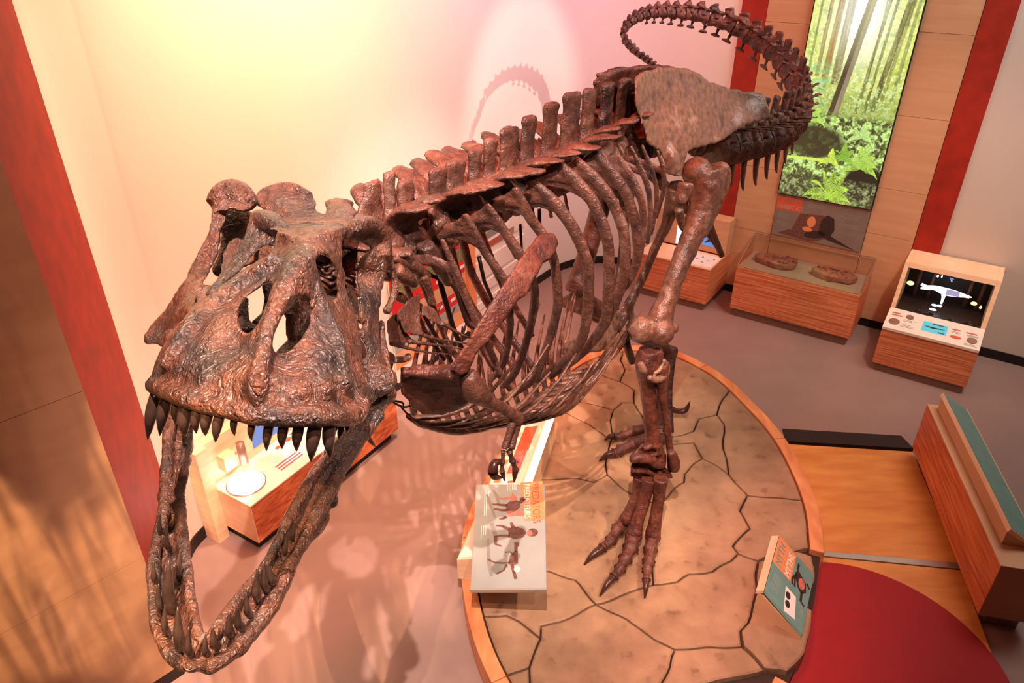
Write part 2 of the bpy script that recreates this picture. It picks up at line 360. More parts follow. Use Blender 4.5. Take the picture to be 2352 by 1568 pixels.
def text(body, size, parent, mat, origin, ex, ey, name='title_text', extrude=.0008, outline=0):
    cu = bpy.data.curves.new(name, 'FONT'); cu.body = body; cu.size = size; cu.extrude = extrude; cu.align_x = 'LEFT'; cu.offset = outline
    tmp = bpy.data.objects.new(name+'_curve', cu); COL.objects.link(tmp)
    me = bpy.data.meshes.new_from_object(tmp.evaluated_get(bpy.context.evaluated_depsgraph_get()))
    bpy.data.objects.remove(tmp)
    ex = Vector(ex).normalized(); ey = Vector(ey).normalized(); ez = ex.cross(ey)
    me.transform(Matrix((ex, ey, ez)).transposed().to_4x4()); me.transform(Matrix.Translation(Vector(origin)))
    me.materials.clear(); me.materials.append(M[mat]); me.name = name
    o = bpy.data.objects.new(name, me); COL.objects.link(o); o.parent = parent; return o
class Surf:                                # a flat print surface: origin + two in-plane unit axes
    def __init__(s, o, ea, eb): s.o = np.array(o, float); s.a = np.array(ea, float); s.b = np.array(eb, float); s.a /= np.linalg.norm(s.a); s.b /= np.linalg.norm(s.b); s.n = np.cross(s.a, s.b)
    def p(s, a, b, h=0): return s.o+s.a*a+s.b*b+s.n*h
    def poly(s, pts, h, t=.0008, mb=None): return (mb or MB()).prism([s.p(a, b, h) for a, b in pts], s.n*t)
    def rect(s, a0, a1, b0, b1, h, t=.0008, mb=None): return s.poly([(a0, b0), (a1, b0), (a1, b1), (a0, b1)], h, t, mb)
    def stroke(s, pts, w, h, mb, t=.0008):
        w = w if hasattr(w, '__len__') else [w]*len(pts); L, R = [], []
        for i in range(len(pts)):
            d = np.array(pts[min(i+1, len(pts)-1)], float)-np.array(pts[max(i-1, 0)], float); d /= (np.linalg.norm(d)+1e-9); n = np.array([-d[1], d[0]])*w[i]/2
            L.append(tuple(np.array(pts[i])+n)); R.append(tuple(np.array(pts[i])-n))
        return s.poly(L+R[::-1], h, t, mb)
    def oval(s, a, b, ra, rb, h, mb, rot=0, t=.0008):
        c, q = math.cos(rot), math.sin(rot)
        return s.poly([(a+ra*math.cos(x)*c-rb*math.sin(x)*q, b+ra*math.cos(x)*q+rb*math.sin(x)*c) for x in [2*math.pi*k/16 for k in range(16)]], h, t, mb)
    def lines(s, a0, a1, b0, b1, n, h, mb, w=.004):
        for i in range(n):
            bb = b0+(b1-b0)*(i+.5)/n; s.rect(a0, a0+(a1-a0)*random.uniform(.7, 1), bb-w/2, bb+w/2, h, .0006, mb)
        return mb
# ------------------------------------------------------------------ the room
WA = np.array([2.94, 8.94]); wA = np.array([.827, -.562]); wA /= np.linalg.norm(wA); nA = np.array([wA[1], -wA[0]])
WBp = np.array([-2.46, 4.47]); wB = np.array([.5, 9.39])-WBp; LB = np.linalg.norm(wB); wB /= LB; nB = np.array([wB[1], -wB[0]])
rotA = math.atan2(wA[1], wA[0]); rotB = math.atan2(wB[1], wB[0])
WT = 5.6                                                     # wall height
fl = structure(box(-6, 9, -1.5, 13, -.12, 0).build('floor', 'floor', smooth=False))
def wallstrip(name, pts, mat, thick=.12, z0=0, z1=WT):
    P = [np.array(p, float) for p in pts]; n = len(P); out = []
    for i in range(n):
        t = P[min(i+1, n-1)]-P[max(i-1, 0)]; t /= np.linalg.norm(t); out.append(P[i]+np.array([-t[1], t[0]])*thick)
    m = MB(); ring = P+out[::-1]
    m.v = [(p[0], p[1], z) for z in (z0, z1) for p in ring]; N = len(ring)
    for i in range(n-1):
        j = 2*n-1-i
        m.f += [(i, i+1, N+i+1, N+i), (j-1, j, N+j, N+j-1), (N+i, N+i+1, N+j-1, N+j), (i+1, i, j, j-1)]
    m.f += [(0, N, N+2*n-1, 2*n-1), (n-1, n, N+n, N+n-1)]
    return m
corner = [WBp+wB*LB*.96]+[np.array(p) for p in [(.66, 9.60), (.99, 9.83), (1.30, 9.97), (1.60, 9.86)]]
curve = catmull([(-2.57, 4.09), (-2.565, 4.24), (-2.49, 4.43), tuple(WBp+wB*.35), tuple(WBp+wB*LB*.5), (0, 8.52), (.28, 9.00), (.52, 9.37), (.74, 9.62), (1.02, 9.79), (1.32, 9.85), (1.62, 9.79), (1.9, 9.65), tuple(WA+wA*-.9), tuple(WA+wA*-.34)], 8)
c2 = np.array((-2.57, 4.09)); c1 = np.array((-2.22, 3.10))
structure(wallstrip('wall_back', curve, 'white_wall').build('wall_back', 'white_wall', smooth='angle'))
structure(wallstrip('baseboard_back', [p+0 for p in curve], 'base', -.014, 0, .11).build('baseboard_back', 'base', smooth=False))
bw = np.array([.69, .72]); bw /= np.linalg.norm(bw)
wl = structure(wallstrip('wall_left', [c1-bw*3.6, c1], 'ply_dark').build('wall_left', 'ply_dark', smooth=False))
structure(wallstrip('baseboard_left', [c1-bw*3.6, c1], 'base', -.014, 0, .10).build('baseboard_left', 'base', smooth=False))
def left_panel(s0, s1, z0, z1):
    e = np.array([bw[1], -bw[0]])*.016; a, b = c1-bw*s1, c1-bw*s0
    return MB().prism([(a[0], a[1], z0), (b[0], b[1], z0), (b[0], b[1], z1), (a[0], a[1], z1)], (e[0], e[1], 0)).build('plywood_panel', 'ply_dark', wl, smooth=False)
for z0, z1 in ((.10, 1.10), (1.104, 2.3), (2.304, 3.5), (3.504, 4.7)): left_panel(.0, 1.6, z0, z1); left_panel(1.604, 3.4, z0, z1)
structure(wallstrip('wall_side', [c1, c2], 'orange').build('trim_1', 'orange', smooth=False))
# far wall, straight, with its boards
wa0 = WA+wA*(-.33); structure(wallstrip('wall_right', [wa0, WA+wA*5.2], 'grey_wall').build('wall_right', 'grey_wall', smooth=False))
structure(wallstrip('baseboard_right', [wa0, WA+wA*5.2], 'base', -.014, 0, .11).build('baseboard_right', 'base', smooth=False))
def wallA(name, label=None, cat=None, s=0, z=0, group=None):   # an Empty on the far wall: x along the wall, -y out of it
    q = WA+wA*s
    if label: return thing(name, label, cat, (q[0], q[1], z), rotA, group)
    o = bpy.data.objects.new(name, None); COL.objects.link(o); o.location = (q[0], q[1], z); o.rotation_euler = (0, 0, rotA); return o
def wallBt(name, label, cat, s=0, out=0, z=0):
    q = WBp+wB*s+nB*out; return thing(name, label, cat, (q[0], q[1], z), rotB)
def wall_board(name, mat, s0, s1, z0, z1, t=.03, parent=None):
    o = MB().box(0, s1-s0, -t, 0, z0, z1).build(name, mat, None, smooth=False, bevel=.002)
    q = WA+wA*s0; o.location = (q[0], q[1], 0); o.rotation_euler = (0, 0, rotA); return structure(o)
wall_board('trim_2', 'orange', -.34, -.05, .11, WT, .035)
wall_board('trim_3', 'orange', 2.06, 2.345, .11, WT, .035)
bk = wall_board('trim_4', 'ply', -.046, 2.056, .11, WT, .012)
for s0, s1, zz in ((-.046, .46, (.11, .93, 1.75, 2.56, 3.4, 4.6)), (1.54, 2.056, (.11, 1.2, 1.75, 2.56, 3.4, 4.6)), (.464, 1.536, (.11, .95))):
    for z0, z1 in zip(zz, zz[1:]):
        MB().box(s0-(-.046), s1-(-.046)-.004, -.026, -.012, z0, z1-.004).build('plywood_panel', 'ply', bk, smooth=False)
# forest light box
fb = wallA('light_box', 'tall backlit forest photograph with leaning trunk and ferns on plywood wall', 'picture', .465, 1.49)
box(-.012, 1.078, -.072, -.026, -.012, 2.5).build('frame', 'black', fb, smooth=False)
def forest():
    nx, ny = 240, 540; u = np.linspace(0, 1, nx)[None, :]*np.ones((ny, 1)); v = np.linspace(0, 1, ny)[:, None]*np.ones((1, nx))
    def vn(sx, sy, seed):
        r = np.random.RandomState(seed); g = r.rand(sy+2, sx+2); X = u*sx; Y = v*sy; i = X.astype(int); j = Y.astype(int); a = X-i; b = Y-j
        a = a*a*(3-2*a); b = b*b*(3-2*b)
        return g[j, i]*(1-a)*(1-b)+g[j, i+1]*a*(1-b)+g[j+1, i]*(1-a)*b+g[j+1, i+1]*a*b
    fine = vn(60, 140, 1); mid = vn(22, 50, 2); big = vn(6, 14, 3); rnd = np.random.RandomState(5).rand(ny, nx)
    C = np.zeros((ny, nx, 3))
    def L(*c): return np.array(srgb(*c)[:3])
    def mix(mask, col, base=None):
        m = np.clip(mask, 0, 1)[..., None]; C[:] = C*(1-m)+np.array(col)*m
    C[:] = L(176, 188, 70); mix(big*.8, L(226, 226, 120)); mix((mid-.45)*2.2, L(150, 170, 70)); mix((fine-.55)*2.5, L(232, 240, 170))
    glow = np.exp(-(((u-.47)/.28)**2+((v-.86)/.2)**2)); mix(glow*1.15, (1.0, 1.0, .80))
    # distant trunks
    for x0, x1, w, c, b, k in ((.16, .17, .035, (150, 110, 50), .58, .7), (.24, .27, .06, (176, 118, 52), .52, .75), (.35, .36, .07, (140, 118, 74), .55, .75), (.07, .08, .02, (120, 124, 60), .6, .6), (.62, .72, .03, (120, 104, 60), .43, .7), (.70, .78, .025, (96, 90, 48), .43, .7), (.77, .90, .05, (110, 92, 58), .45, .75), (.84, .93, .03, (126, 108, 70), .5, .6), (.93, .97, .03, (120, 124, 84), .5, .5), (.66, .68, .014, (110, 110, 60), .5, .6)):
        cx = x0+(x1-x0)*(v-b)/(1-b); m = (np.abs(u-cx) < w/2*(1.15-.3*(v-b)))*(v > b)*k*(.7+.5*vn(70, 14, int(x0*100)+9)); mix(m*1.15*(1-.5*glow), np.array(L(*c))*.62)
    # mid bushes
    band = np.exp(-((v-.52)/.1)**2); mix(band*(mid*1.5-.3)*(u < .3), L(130, 200, 130)); mix(np.exp(-((v-.46)/.07)**2)*.85*(fine+.3), L(110, 128, 62)); mix(np.exp(-((v-.5)/.08)**2)*(fine > .6)*.8, L(196, 220, 150))
    for k in range(2): pass
    # big leaning trunk
    cx = .40+(v-.42)*.29; w = .105-.055*(v-.42); tr = (v > .41)*(np.abs(u-cx) < w/2+.004*(fine-.5)); sh = np.clip((u-cx)/w+.5, 0, 1); bark = vn(110, 9, 21)
    mix(tr*1.0, L(74, 62, 40)); mix(tr*(sh > .5)*(.55+.5*bark)*.9, L(150, 138, 108)); mix(tr*np.clip((v-.6)/.3, 0, 1)*.55, L(220, 214, 170))
    # forest floor
    g = np.clip((.43-v)/.03, 0, 1); det = .5*fine+.3*mid+.2*rnd; mix(g, L(84, 92, 44)); mix(g*np.clip((mid-.45)*3, 0, 1), L(146, 180, 84)); mix(g*np.clip((det-.52)*6, 0, 1), L(196, 222, 140)); mix(g*np.clip((.40-det)*6, 0, 1), L(38, 36, 20))
    dk = np.clip(1.25-(((u-.26)/.34)**2+((v-.28)/.085)**2), 0, 1)*g; mix(np.clip(dk*1.6, 0, 1)*(.75+.3*fine), L(48, 42, 24))
    dk = np.clip(1.2-(((u-.86)/.22)**2+((v-.12)/.09)**2), 0, 1); mix(np.clip(dk*1.8, 0, 1), L(30, 26, 14))
    lo = np.clip((.13-v)/.04, 0, 1); mix(lo*.75, L(58, 56, 34)); mix(lo*np.clip((det-.5)*5, 0, 1), L(150, 158, 104))
    mix((np.abs(v-.19-.02*u) < .007)*(u < .42), L(190, 214, 90))
    def fern(cx, cy, n, ln, sp, col, a0=.12, a1=math.pi-.12):
        for k in range(n):
            an = a0+(a1-a0)*k/max(n-1, 1); dx, dy = math.cos(an), math.sin(an); l2 = ln*random.uniform(.8, 1.1)
            for q in np.linspace(0.02, 1, 26):
                x = cx+dx*l2*q*1.7; y = cy+dy*l2*q-(q**2.2)*l2*.5*abs(dx); w = sp*1.25*min(1, 3*q+.25)*(1-q**1.6)
                for sgn in (-1, 1):
                    for h in np.linspace(0, 1, 7):
                        px_, py_ = x-dy*w*1.5*sgn*h+dx*w*.5*h, y+(abs(dx)*.55+.1)*w*sgn*h+dy*w*.35*h
                        i, j = int(px_*(nx-1)), int(py_*(ny-1))
                        if 0 <= i < nx and 0 <= j < ny: C[j, i:i+2] = np.array(col)*(.6+.55*random.random())*(.8+.25*q)
    fern(.55, .02, 9, .17, .035, L(188, 226, 74), .02, 3.12); fern(.80, .19, 8, .13, .03, L(176, 214, 84)); fern(.18, .39, 5, .1, .025, L(176, 218, 90)); fern(.60, .22, 5, .09, .02, L(140, 186, 64)); fern(.74, .33, 5, .08, .02, L(190, 224, 130)); fern(.48, .2, 3, .07, .02, L(206, 230, 80))
    C[:] = np.clip(C*(.82+.36*rnd[..., None])*1.0, 0, 1.6)
    me = bpy.data.meshes.new('print'); vs = np.stack([u.ravel()*1.066, np.full(u.size, -.0735), v.ravel()*2.4], 1)
    idx = np.arange(nx*ny).reshape(ny, nx); fc = np.stack([idx[:-1, :-1], idx[:-1, 1:], idx[1:, 1:], idx[1:, :-1]], -1).reshape(-1, 4)
    me.from_pydata(vs.tolist(), [], fc.tolist()); at = me.color_attributes.new('print', 'FLOAT_COLOR', 'POINT')
    at.data.foreach_set('color', np.concatenate([C.reshape(-1, 3), np.ones((nx*ny, 1))], 1).ravel().astype('f')); me.materials.append(M['forest'])
    o = bpy.data.objects.new('print', me); COL.objects.link(o); o.parent = fb; return o
forest()
# habitat panel under it
hp = wallA('wall_panel', 'grey wall panel with orange heading reading habitat below the forest photograph', 'sign', .465, .95)
box(0, 1.066, -.05, -.026, 0, .525).build('board', 'habgrey', hp, smooth=False, bevel=.002)
hs = Surf((0, -.0505, 0), (1, 0, 0), (0, 0, 1))
hs.rect(0, .30, .335, .50, 0).build('title_block', 'redorange', hp, smooth=False)
hs.rect(0, 1.066, .515, .525, 0).build('top_band', 'redorange', hp, smooth=False)
text('HABITAT', .078, hp, 'habgrey', hs.p(.012, .43, .0012), (1, 0, 0), (0, 0, 1))
text('HABITAT', .078, hp, 'greyprint', hs.p(.012, .352, .0012), (1, 0, 0), (0, 0, 1))
m = MB(); hs.poly([(.22, .06), (.30, .33), (.62, .36), (.66, .10), (.45, .04)], 0, mb=m); hs.poly([(.08, .03), (.5, .0), (.66, .08), (.2, .1)], .0004, mb=m); hs.build = None
m.build('log_print', 'brownprint', hp, smooth=False)
m = MB(); hs.poly([(.55, .12), (.56, .3), (.62, .37), (.70, .34), (.73, .2), (.7, .12), (1.0, .005), (.66, .07)], .001, mb=m); hs.oval(.52, .10, .13, .05, .001, m, .2); m.build('animal_print', 'darkprint', hp, smooth=False)
m = MB(); hs.oval(.45, .25, .05, .07, .002, m); hs.oval(.42, .15, .06, .03, .002, m); m.build('light_print', 'orangeprint', hp, smooth=False)
m = MB()
for a0, a1, b0, b1, n in ((.03, .2, .22, .29, 4), (.03, .2, .12, .19, 4), (.76, 1.0, .36, .43, 4), (.78, 1.02, .25, .31, 4), (.36, .6, .42, .47, 3), (.8, 1.02, .16, .2, 3)): hs.lines(a0, a1, b0, b1, n, .001, m)
m.build('small_print', 'greyprint', hp, smooth=False)

# sloped glass display case with two fossils
dc = wallA('display_case', 'low laminated wood case with sloping glass under the habitat panel', 'display case', .28, 0)
box(0, 1.45, -.68, -.03, .11, .67).build('body', 'lam', dc, smooth=False, bevel=.004)
box(.04, 1.41, -.655, -.05, 0, .11).build('plinth', 'plinth', dc, smooth=False)
box(.03, 1.42, -.65, -.06, .6701, .68).build('sand_bed', 'sand', dc, smooth=False)
g = MB(); t = .008
g.prism([(.0, -.68, .671), (1.45, -.68, .671), (1.45, -.055, .915), (.0, -.055, .915)], (0, .003, .007))
for x in (0, 1.442): g.prism([(x, -.672, .672), (x, -.06, .672), (x, -.06, .908)], (.008, 0, 0))
g.build('glass_cover', 'glass', dc, smooth=False)
e = MB(); e.tube([(0, -.055, .918), (1.45, -.055, .918)], .006, 6, sub=1); e.tube([(0, -.68, .675), (0, -.055, .918)], .005, 6, sub=1); e.tube([(1.45, -.68, .675), (1.45, -.055, .918)], .005, 6, sub=1)
e.build('glass_edge', 'scope', dc, smooth=False)
MB().tube([(.16, -.055, .72), (.16, -.055, .86), (.2, -.055, .89), (1.25, -.055, .89), (1.29, -.055, .86), (1.29, -.055, .72)], .004, 6, sub=1).build('back_outline', 'ply', dc, smooth=False)
def fossil(cx, cy, seed, label):
    random.seed(seed); q = WA+wA*(.28+cx)-nA*cy
    o = thing('fossil_slab', label, 'fossil', (q[0], q[1], .681), rotA, 'fossils in the glass case')
    n = 18; pts = [(.27*math.cos(2*math.pi*k/n)*random.uniform(.86, 1.1), .16*math.sin(2*math.pi*k/n)*random.uniform(.82, 1.1)) for k in range(n)]
    MB().prism([(a, b, 0) for a, b in pts], (0, 0, .075)).build('slab', 'fossil', o, voxel=.014, disp=.03, dscale=.08)
    m = MB()
    for k in range(16): a, b = random.uniform(-.2, .2), random.uniform(-.1, .1); m.tube([(a, b, .078), (a+random.uniform(-.06, .06), b+random.uniform(-.04, .04), .085)], [.008, .012], 6, sub=1)
    m.build('bone_fragments', 'fossil', o, kind='stuff')
fossil(.38, -.33, 3, 'reddish fossil rock slab at the left end of the glass case')
fossil(1.08, -.35, 9, 'reddish fossil rock slab at the right end of the glass case')

# right-hand diorama kiosk
kd = wallA('kiosk', 'wooden kiosk with dark lit diorama window beside the right orange board', 'kiosk', 2.06, 0)
KW = .93
box(0, KW, -1.05, -.03, .1, .56).build('body', 'lam', kd, smooth=False, bevel=.004)
box(.03, KW-.03, -1.03, -.05, 0, .1).build('plinth', 'plinth', kd, smooth=False)
MB().prism([(0, -1.06, .562), (0, -.69, .64), (0, -.69, .60), (0, -1.06, .53)], (KW, 0, 0)).build('counter', 'cream', kd, smooth=False, bevel=.003)
# hood: frame around the sloping opening, dark interior
for x0, x1 in ((0, .045), (KW-.045, KW)): MB().prism([(x0, -.70, .56), (x0, -.45, 1.11), (x0, -.03, 1.11), (x0, -.03, .56)], (x1-x0, 0, 0)).build('side_panel', 'maple', kd, smooth=False)
m = MB(); m.prism([(.045, -.45, 1.11), (.045, -.03, 1.11), (.045, -.03, 1.09), (.045, -.475, 1.055)], (KW-.09, 0, 0)); m.build('top_panel', 'maple', kd, smooth=False, bevel=.003)
box(.045, KW-.045, -.06, -.03, .56, 1.09).build('back_panel', 'black', kd, smooth=False)
box(.045, KW-.045, -.69, -.06, .56, .585).build('diorama_floor', 'darkprint', kd, smooth=False)
def dio(name, mat, mb): return mb.build(name, mat, kd)
m = MB(); m.tube([(.27, -.3, .80), (.36, -.3, .815), (.46, -.3, .80), (.58, -.3, .80), (.72, -.3, .80)], [.025, .03, .045, .035, .006], 8); m.tube([(.27, -.3, .80), (.21, -.3, .825)], [.025, .016], 8, sub=1); m.tube([(.28, -.3, .79), (.215, -.3, .775)], [.018, .01], 8, sub=1); m.tube([(.45, -.3, .79), (.46, -.32, .72), (.46, -.34, .66)], [.03, .016, .01], 8); dio('model_animal', 'scene_light', m)  # the animal glows itself, in place of light falling on it
m = MB(); m.tube([(.47, -.315, .805), (.60, -.315, .805)], [.036, .03], 8, sub=1); dio('model_flank', 'scene_violet', m)  # violet light on the flank, built as a glowing shape
m = MB(); m.ball((.10, -.28, .80), (.04, .03, .025)); m.ball((.76, -.3, .735), (.032, .03, .02)); m.ball((.83, -.35, .73), (.014, .012, .02)); m.prism([(.57, -.25, .76), (.70, -.25, .76), (.69, -.25, .79), (.58, -.25, .80)], (0, .01, 0)); dio('lamp_spill', 'scene_yellow', m)  # pools of yellow lamp light, modelled as glowing shapes
m = MB(); m.tube([(.5, -.2, .92), (.46, -.2, .93), (.49, -.2, .89)], [.006, .008, .01], 6, sub=1); dio('blue_glint', 'scene_blue', m)  # blue highlight made as a small glowing mesh
m = MB(); m.ball((.34, -.2, .92), (.012, .01, .016)); m.ball((.38, -.2, .925), (.008, .008, .018)); m.ball((.40, -.38, .645), (.03, .02, .012)); m.ball((.45, -.38, .65), (.03, .02, .012)); m.ball((.40, -.45, .62), (.04, .02, .012)); dio('white_glint', 'scene_light', m)  # white highlights made as small glowing balls
random.seed(4); m = MB()
for k in range(40): m.ball((random.uniform(.07, .86), random.uniform(-.66, -.5), .59), (random.uniform(.015, .035), .02, random.uniform(.01, .03)), 6, 4)
o = dio('diorama_rubble', 'darkprint', m); o['kind'] = 'stuff'
m = MB()
for x in (.16, .3, .68, .8): m.tube([(x, -.12, .58), (x+.01, -.12, 1.05)], .02, 7, sub=1)
dio('model_trunks', 'brownprint', m)
MB().prism([(.045, -.69, .60), (KW-.045, -.69, .60), (KW-.045, -.47, 1.06), (.045, -.47, 1.06)], (0, .006, .003)).build('glass_pane', 'glass', kd, smooth=False)
ks = Surf((0, -1.06, .5635), (1, 0, 0), (0, .37, .078))
ks.rect(.36, .60, .10, .27, .0006).build('small_screen', 'screen_cyan', kd, smooth=False)
m = MB(); ks.stroke([(.38, .19), (.46, .18), (.58, .19)], [.006, .03, .004], .0016, m); ks.rect(.45, .56, .24, .255, .0016, mb=m); ks.rect(.52, .58, .115, .13, .0016, mb=m); m.build('screen_print', 'darkprint', kd, smooth=False)
for a, b, r in ((.09, .13, .055), (.22, .27, .04), (.84, .13, .05)):
    m = MB(); ks.oval(a, b, r, r, .0006, m, t=.004); m.build('round_lens', 'scope', kd, smooth=False)
m = MB(); ks.oval(.69, .12, .055, .026, .0006, m); m.build('red_oval_print', 'redorange', kd, smooth=False)
m = MB()
for a0, a1, b0, b1, n, w in ((.04, .16, .235, .31, 2, .02), (.64, .72, .235, .26, 1, .02), (.77, .91, .235, .26, 1, .02)): ks.lines(a0, a1, b0, b1, n, .0007, m, w)
m.build('heading_print', 'roseprint', kd, smooth=False)
m = MB()
for a0, a1, b0, b1, n in ((.16, .3, .07, .13, 3), (.64, .74, .18, .22, 2), (.78, .9, .19, .22, 2), (.78, .9, .03, .07, 2), (.17, .3, .17, .22, 2)): ks.lines(a0, a1, b0, b1, n, .0007, m)
m.build('small_print', 'shadowprint', kd, smooth=False)

# kiosk behind the leg bones
kb = wallA('kiosk', 'wooden kiosk with two bright screens on its back behind the leg bones', 'kiosk', -1.0, 0)
box(0, .99, -.78, -.03, .1, .58).build('body', 'lam', kb, smooth=False, bevel=.004)
box(.03, .96, -.76, -.05, 0, .1).build('plinth', 'plinth', kb, smooth=False)
box(0, .99, -.785, -.3, .58, .6).build('counter', 'maple', kb, smooth=False, bevel=.003)
box(0, .99, -.26, -.04, .6, 1.06).build('back_panel', 'ply', kb, smooth=False, bevel=.004)
bs = Surf((0, -.2605, 0), (1, 0, 0), (0, 0, 1))
bs.rect(.30, .58, .62, .96, 0, .004).build('screen', 'screen_white', kb, smooth=False)
bs.rect(.66, .86, .68, .84, 0, .004).build('screen', 'screen_blue', kb, smooth=False)
m = MB(); bs.stroke([(.70, .72), (.76, .77), (.82, .75)], [.01, .05, .01], .005, m); m.build('screen_print', 'darkprint', kb, smooth=False)
cs = Surf((0, -.785, .6005), (1, 0, 0), (0, 1, 0))
cs.rect(.45, .97, .05, .42, 0).build('label_sheet', 'cream', kb, smooth=False)
m = MB()
for k in range(9): cs.oval(.52+.05*k, .16+.16*((k*7) % 3)/2, .02, .01, .001, m, k)
m.build('small_print', 'brownprint', kb, smooth=False)

# microscope kiosk on the left, seen through the jaws
km = wallBt('kiosk', 'kiosk with glowing round light table seen between the open jaws', 'kiosk', -.03, .012, 0)
box(0, 1.75, -.53, -.0, .11, .49).build('body', 'lam_bench', km, smooth=False, bevel=.003)
box(-.006, 0, -.53, 0, .11, .5).build('end_panel', 'maple', km, smooth=False)
box(.03, 1.7, -.47, -.02, 0, .11).build('plinth', 'black', km, smooth=False)
box(0, 1.75, -.532, 0, .49, .502).build('counter', 'cream', km, smooth=False)
box(-.11, -.006, -.16, .0, .0, .92).build('side_wing', 'maple', km, smooth=False, bevel=.003)
box(0, 1.75, -.09, 0, .502, .90).build('back_panel', 'maple', km, smooth=False, bevel=.003)
m = MB(); m.tube([(.16, -.30, .502), (.16, -.30, .512)], .155, 40, sub=1); m.build('light_rim', 'alu', km)
m = MB(); m.tube([(.16, -.30, .5125), (.16, -.30, .518)], .145, 40, sub=1); m.build('light_disc', 'lamp', km)
m = MB(); m.tube([(.26, -.19, .60), (.26, -.19, .80)], .034, 18, sub=1); m.build('microscope_tube', 'scope', km)
box(.10, .21, -.17, -.09, .60, .74).build('wooden_bracket', 'maple', km, smooth=False, bevel=.002)
MB().tube([(.2, -.13, .7), (.26, -.18, .7)], .014, 8, sub=1).build('arm', 'ply', km)
ms = Surf((0, -.0905, 0), (1, 0, 0), (0, 0, 1))
ms.rect(.44, .92, .58, .84, 0, .004).build('screen', 'screen_blue', km, smooth=False)
m = MB(); ms.oval(.66, .74, .025, .03, .005, m); m.build('screen_print', 'brownprint', km, smooth=False)
mc = Surf((0, -.532, .5025), (1, 0, 0), (0, 1, 0))
m = MB(); mc.oval(.62, .36, .03, .022, 0, m); mc.oval(.74, .37, .035, .025, 0, m); mc.oval(1.35, .2, .06, .04, 0, m); m.build('red_print', 'redorange', km, smooth=False)
m = MB(); mc.oval(.92, .24, .07, .05, 0, m); m.build('yellow_print', 'orangeprint', km, smooth=False)
m = MB(); mc.lines(.42, .68, .1, .2, 3, 0, m, .016); mc.lines(.8, 1.2, .36, .42, 2, 0, m, .016); m.build('heading_print', 'magenta', km, smooth=False)

# timeline panel on the back wall, seen through the ribs
tl = wallBt('wall_panel', 'long wall panel with crimson rows and white labels behind the ribs', 'sign', 2.35, .0, .11)
box(0, 2.7, -.03, -.015, 0, 1.95).build('board', 'cream', tl, smooth=False)
def rowp(s0, s1, z0, z1, mat, nm='panel_row'): return MB().box(s0, s1, -.042, -.03, z0, z1-.006).build(nm, mat, tl, smooth=False)
rows = [(0, .16, 'cream'), (.16, .26, 'orangeprint'), (.26, .36, 'ply'), (.36, .47, 'greyprint'), (.47, .62, 'redpanel'), (.62, .80, 'ply'), (.80, .95, 'redpanel'), (.95, 1.12, 'forestbit'), (1.12, 1.30, 'redpanel'), (1.30, 1.9, 'ply')]
M['forestbit'] = plain('dim_foliage_print', srgb(120, 116, 80), .5, var=.5, scale=30)
for a, b, c in rows: rowp(0, 1.30, a, b, c)
for a, b in ((.16, .26), (.36, .5), (.55, .8), (.9, 1.2), (1.25, 1.5)): rowp(1.52, 2.66, a, b, 'cream')
rowp(1.56, 2.1, 1.02, 1.12, 'greyprint'); rowp(1.75, 2.4, .9, .99, 'redorange'); rowp(2.0, 2.6, 1.15, 1.28, 'greyprint')
m = MB(); [m.box(a, a+.09, -.046, -.042, z, z+.035) for z in (.53, .86, 1.2) for a in (.5, .75, 1.0, 1.2)]; m.build('white_label', 'whiteprint', tl, smooth=False)
MB().box(1.32, 1.46, -.09, -.0, 0, 1.95).build('post', 'orangeprint', tl, smooth=False, bevel=.003)

# ------------------------------------------------------------------ platform
PZ = .20
out_pts = [(2.40, 3.97), (2.52, 4.40), (2.57, 4.85), (2.56, 5.40), (2.44, 5.95), (2.22, 6.55), (1.80, 7.02), (1.35, 7.10), (.85, 6.92), (.40, 6.42), (.07, 5.7), (-.17, 5.0), (-.36, 4.38), (-.39, 3.90), (-.30, 3.34), (-.13, 2.88), (.12, 2.50), (.5, 2.25), (1.05, 2.25), (1.50, 2.55), (1.86, 2.98), (2.15, 3.45)]
OUTL = [np.array(p[:2]) for p in catmull([tuple(p)+(0,) for p in out_pts+out_pts[:1]], 4)[:-1]]
ctr = np.array([1.08, 4.6])
INN = []
for i, p in enumerate(OUTL):
    t = OUTL[(i+1) % len(OUTL)]-OUTL[i-1]; t /= np.linalg.norm(t); nrm = np.array([-t[1], t[0]]); INN.append(p+nrm*.105)
pf = thing('display_platform', 'oval oak-rimmed platform of cracked mud slabs under the skeleton', 'platform', (1.08, 4.6, 0), 0, None, True)
MB().prism([(p[0], p[1], 0) for p in [q*.985+ctr*.015 for q in OUTL]], (0, 0, PZ-.05)).build('base', 'ground', pf, smooth=False)
def near(px, py): q = Zp(px, py, PZ)[:2]; return min(range(len(OUTL)), key=lambda i: np.linalg.norm((OUTL[i]+INN[i])/2-q))
nO = len(OUTL)
def rim(i0, i1):
    if i1 <= i0: i1 += nO
    ids = [i % nO for i in range(i0, i1+1)]; a = [OUTL[i] for i in ids]; b = [INN[i] for i in ids]; m = MB()
    a[0] = a[0]+(a[1]-a[0])*.02; a[-1] = a[-1]-(a[-1]-a[-2])*.02; b[0] = b[0]+(b[1]-b[0])*.02; b[-1] = b[-1]-(b[-1]-b[-2])*.02
    n = len(a); V = []
    for k in range(n): V += [(*a[k], 0), (*a[k], PZ+.004), (*b[k], PZ+.004), (*b[k], 0)]
    m.v = V; m.f = [(k*4+j, (k+1)*4+j, (k+1)*4+(j+1) % 4, k*4+(j+1) % 4) for k in range(n-1) for j in range(4)]+[(0, 1, 2, 3), (n*4-4, n*4-1, n*4-2, n*4-3)]
    return m.build('rim_segment', 'oak', pf, smooth=False, bevel=.006)
